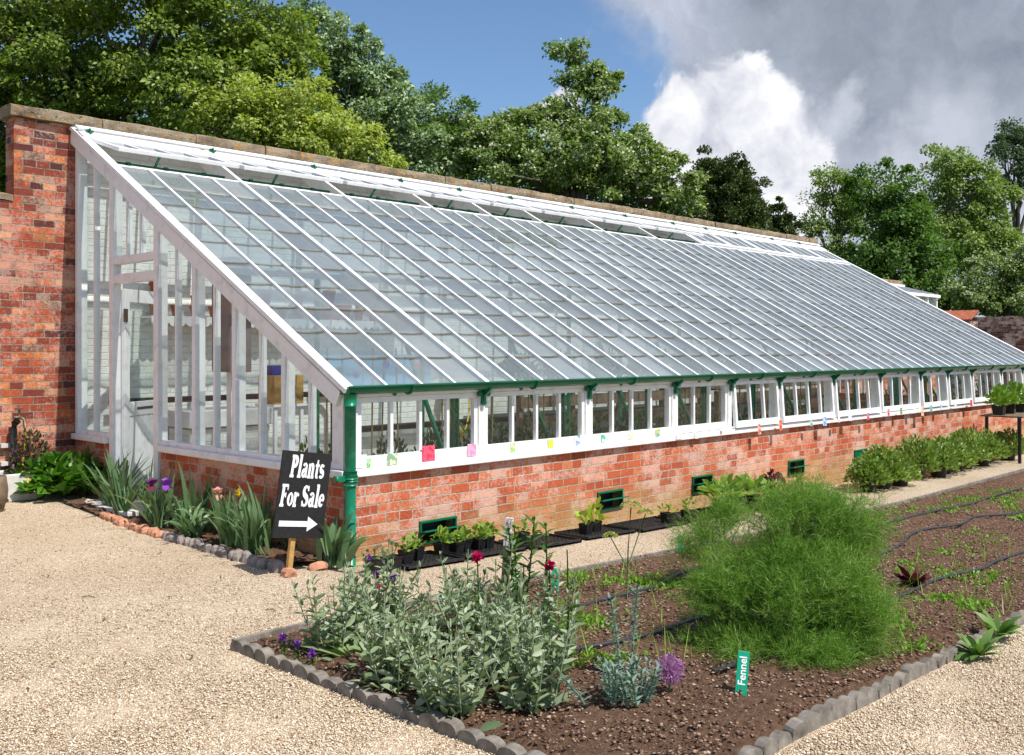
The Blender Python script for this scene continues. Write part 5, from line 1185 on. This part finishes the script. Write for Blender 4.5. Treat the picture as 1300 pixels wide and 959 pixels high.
fennel([(1030,650,46,28,.25),(1000,668,34,24,.15),(1070,685,34,36,.2),(1045,715,52,24,.1),(955,765,48,32,0),(910,765,20,26,0),(1005,770,50,28,-.1),(1065,765,36,28,-.1),(1085,740,18,22,0),(945,820,42,26,-.05),(1000,850,66,26,-.15),(1060,835,34,34,-.05),(915,830,22,18,0),(965,715,26,18,.1),(1015,735,58,40,0),(1030,760,50,40,.05),(960,868,52,22,-.2),(1030,872,50,20,-.2),(1075,800,30,24,-.1)],
  'huge feathery green fennel bush filling the lower right foreground', nf=1600, base=(990, 845), nt_=108)
fennel([(890,690,40,24,0),(930,665,32,26,.1),(900,720,30,20,0),(1000,640,36,26,.3)], 'smaller feathery fennel clump at the path edge left of the big bush', nf=230, D0=6.6, base=(905, 748), nt_=90)

# ------------------------------------------------------------------ fallen twigs and leaves on the gravel
q = MB()
for (a, c) in [(200,705),(120,760),(215,762),(350,548+230),(60,735),(280,735),(160,845),(130,790),(35,880),(240,840)]:
    p = gp(a, c); an = random.uniform(0,3); ln = random.uniform(.03,.09); q.tube([(p.x,p.y,p.z+.008),(p.x+ln*math.cos(an)*.5,p.y+ln*math.sin(an)*.5,p.z+.014),(p.x+ln*math.cos(an+.3),p.y+ln*math.sin(an+.3),p.z+.008)], .003, 5)
tag(q.build('twigs', M_bark), 'small dark twigs scattered on the open gravel at left', 'twigs', kind='stuff')
n_ = 220; P = []
for _ in range(n_):
    p = gp(random.uniform(0, 420), random.uniform(670, 950)); P.append((p.x, p.y, p.z+.01))
P = np.array(P); P = P[~inbed(P[:,0], P[:,1])]; n_ = len(P)
V, Fq = cards(P, unit(RNG.normal(0,1,(n_,3))*[1,1,.15]), unit(RNG.normal(0,.3,(n_,3))+[0,0,1]), .022*RNG.uniform(.4,1.3,n_), .010); tag(npmesh('leaf_litter', V, Fq, m_pebble('dry_leaf', [(.25,.10,.04), (.12,.07,.04), (.35,.16,.06)])), 'tiny dry brown leaves lying on the open gravel', 'leaf litter', kind='stuff')

# ------------------------------------------------------------------ sky, sun, camera
SUN = Vector((.085, -1.0, 1.5)).normalized()
el = math.asin(SUN.z); az = math.atan2(SUN.x, SUN.y)
w = bpy.data.worlds.new('World'); sc.world = w; w.use_nodes = True; nt = w.node_tree; nt.nodes.clear()
out = nt.nodes.new('ShaderNodeOutputWorld'); bg = N(nt, 'Background', {1: .10}); nt.links.new(bg.outputs[0], out.inputs[0])
sky = nt.nodes.new('ShaderNodeTexSky'); sky.sky_type = 'NISHITA'; sky.sun_disc = False; sky.sun_elevation = el; sky.sun_rotation = az; sky.air_density = 1.0; sky.dust_density = .6; sky.ozone_density = 1.6
tcn = nt.nodes.new('ShaderNodeTexCoord'); dirv = tcn.outputs['Generated']
def vm(op, a, b=None):
    n = nt.nodes.new('ShaderNodeVectorMath'); n.operation = op
    for i, v in enumerate((a, b)):
        if v is None: continue
        if isinstance(v, bpy.types.NodeSocket): nt.links.new(v, n.inputs[i])
        else: n.inputs[i].default_value = v
    return n
nz = N(nt, 'TexNoise', {'Scale': 9.0, 'Detail': 9.0, 'Roughness': .58}); nt.links.new(dirv, nz.inputs['Vector'])
wv = vm('SUBTRACT', nz.outputs['Color'], (.5,.5,.5)).outputs[0]; ws_ = nt.nodes.new('ShaderNodeVectorMath'); ws_.operation = 'SCALE'; nt.links.new(wv, ws_.inputs[0]); ws_.inputs['Scale'].default_value = .17
wd = vm('ADD', dirv, ws_.outputs[0]).outputs[0]
def sdir(px_, py_):
    p = at(px_, py_, 1.0)-Vector((CX, CY, EYE)); return p.normalized()
def blob(px_, py_, r_, soft=.25, vec=None):
    d = vm('DISTANCE', vec if vec is not None else wd, tuple(sdir(px_, py_))).outputs['Value']
    return N(nt, 'MapRange', {0: d, 1: r_, 2: r_*(1-soft), 3: 0.0, 4: 1.0}, interpolation_type='SMOOTHSTEP').outputs[0]
def mx(*a):
    r_ = a[0]
    for b_ in a[1:]: r_ = mth(nt, 'MAXIMUM', r_, b_)
    return r_
white = mx(blob(890,140,.062,.35), blob(935,115,.05,.6), blob(860,175,.055,.3), blob(890,230,.085,.4), blob(960,250,.10,.8), blob(700,150,.028), blob(722,128,.024), blob(930,310,.11,.7), blob(985,190,.09,1.0), blob(850,250,.05,.5))
wisp = blob(575,125,.022, .9)
grey = mx(blob(1130,-90,.25,.22), blob(960,-40,.13,.5), blob(870,-30,.10,.6), blob(1200,100,.20,.3), blob(1300,150,.30,.3), blob(1100,210,.15,.4), blob(1250,300,.2,.4), blob(1060,90,.10,.4))
soft = mx(blob(885,150,.085,.95,dirv), blob(850,200,.06,.9,dirv), blob(930,130,.075,.95,dirv), blob(900,235,.10,.9,dirv), blob(960,260,.11,.95,dirv), blob(975,180,.085,1,dirv), blob(1010,230,.08,1,dirv), blob(700,150,.03,.9,dirv), blob(722,128,.028,.9,dirv), blob(930,310,.12,.8,dirv))
n4 = N(nt, 'TexNoise', {'Scale': 22.0, 'Detail': 10.0, 'Roughness': .56, 'Distortion': .35}); nt.links.new(dirv, n4.inputs['Vector'])
dens = mth(nt, 'ADD', soft, mth(nt, 'MULTIPLY', mth(nt, 'SUBTRACT', n4.outputs['Fac'], .5), 1.5))
white = N(nt, 'MapRange', {0: dens, 1: .30, 2: .62, 3: 0.0, 4: 1.0}, interpolation_type='SMOOTHSTEP').outputs[0]
white = mth(nt, 'MULTIPLY', white, N(nt, 'MapRange', {0: soft, 1: .02, 2: .2, 3: 0.0, 4: 1.0}).outputs[0])
n2 = N(nt, 'TexNoise', {'Scale': 5.0, 'Detail': 8.0, 'Roughness': .55}); nt.links.new(dirv, n2.inputs['Vector'])
n3 = N(nt, 'TexNoise', {'Scale': 14.0, 'Detail': 8.0, 'Roughness': .6}); nt.links.new(wd, n3.inputs['Vector'])
gen = ramp(nt, n2.outputs['Fac'], [(.50, 0), (.62, .8)])     # generic clouds elsewhere
clear = mx(blob(560,40,.42,.3,dirv), blob(300,60,.35,.3,dirv)); gen = mth(nt, 'MULTIPLY', gen, mth(nt, 'SUBTRACT', 1.0, clear))
lite = ramp(nt, n3.outputs['Fac'], [(.3, 0), (.7, 1)])
lite2 = N(nt, 'MapRange', {0: mth(nt, 'ADD', mth(nt, 'MULTIPLY', n4.outputs['Fac'], .6), mth(nt, 'MULTIPLY', n3.outputs['Fac'], .5)), 1: .42, 2: .66, 3: 0.0, 4: 1.0}).outputs[0]
cwhite = mix(nt, lite2, (4.9,5.1,5.9), (8.3,8.3,8.6))
dk = mx(blob(1120,10,.22,.8,dirv), blob(1000,10,.12,.9,dirv), blob(1250,70,.14,.9,dirv))
cg = mix(nt, lite, (3.0,3.4,4.3), (5.2,5.6,6.6)); cgrey = mix(nt, dk, cg, mix(nt, lite, (2.0,2.3,2.9), (3.1,3.5,4.2)))
cpatch = mx(blob(1180,175,.06,.9,wd), blob(1020,150,.05,.9,wd), blob(1080,130,.03,.9,wd)); cgrey = mix(nt, mth(nt, 'MULTIPLY', cpatch, .55), cgrey, (6.4,6.6,7.4))
skyc = mix(nt, 1.0, sky.outputs[0], (.90,1.04,1.17), 'MULTIPLY')
c = mix(nt, gen, skyc, mix(nt, lite, (4.2,4.6,5.3), (7.0,7.2,7.6)))
c = mix(nt, grey, c, cgrey); c = mix(nt, white, c, cwhite); c = mix(nt, mth(nt, 'MULTIPLY', wisp, .6), c, (7,7.1,7.5))
nt.links.new(c, bg.inputs[0])
ld = bpy.data.lights.new('sun', 'SUN'); ld.energy = 4.6; ld.angle = R(.53); ld.color = (1, .955, .89)
lo = bpy.data.objects.new('sun', ld); COL.objects.link(lo); lo.rotation_euler = SUN.to_track_quat('Z', 'Y').to_euler(); lo.location = (4, -4, 30)

cam = bpy.data.cameras.new('camera'); co = bpy.data.objects.new('camera', cam); COL.objects.link(co); sc.camera = co
cam.sensor_width = 36; cam.lens = 36*F/1300; cam.shift_y = -(479.5-YH)/1300; cam.clip_end = 3000; cam.clip_start = .05
co.location = (CX, CY, EYE); co.rotation_euler = (R(90), 0, TH-R(90))
sc.view_settings.view_transform = 'Standard'; sc.view_settings.look = 'None'; sc.view_settings.gamma = 1; sc.view_settings.exposure = .32; sc.view_settings.use_curve_mapping = False
sc.render.engine = 'CYCLES'; sc.cycles.max_bounces = 8; sc.cycles.transparent_max_bounces = 20; sc.cycles.diffuse_bounces = 3; sc.cycles.glossy_bounces = 3; sc.cycles.caustics_reflective = False; sc.cycles.caustics_refractive = False
sc.render.resolution_x = 1024; sc.render.resolution_y = 755
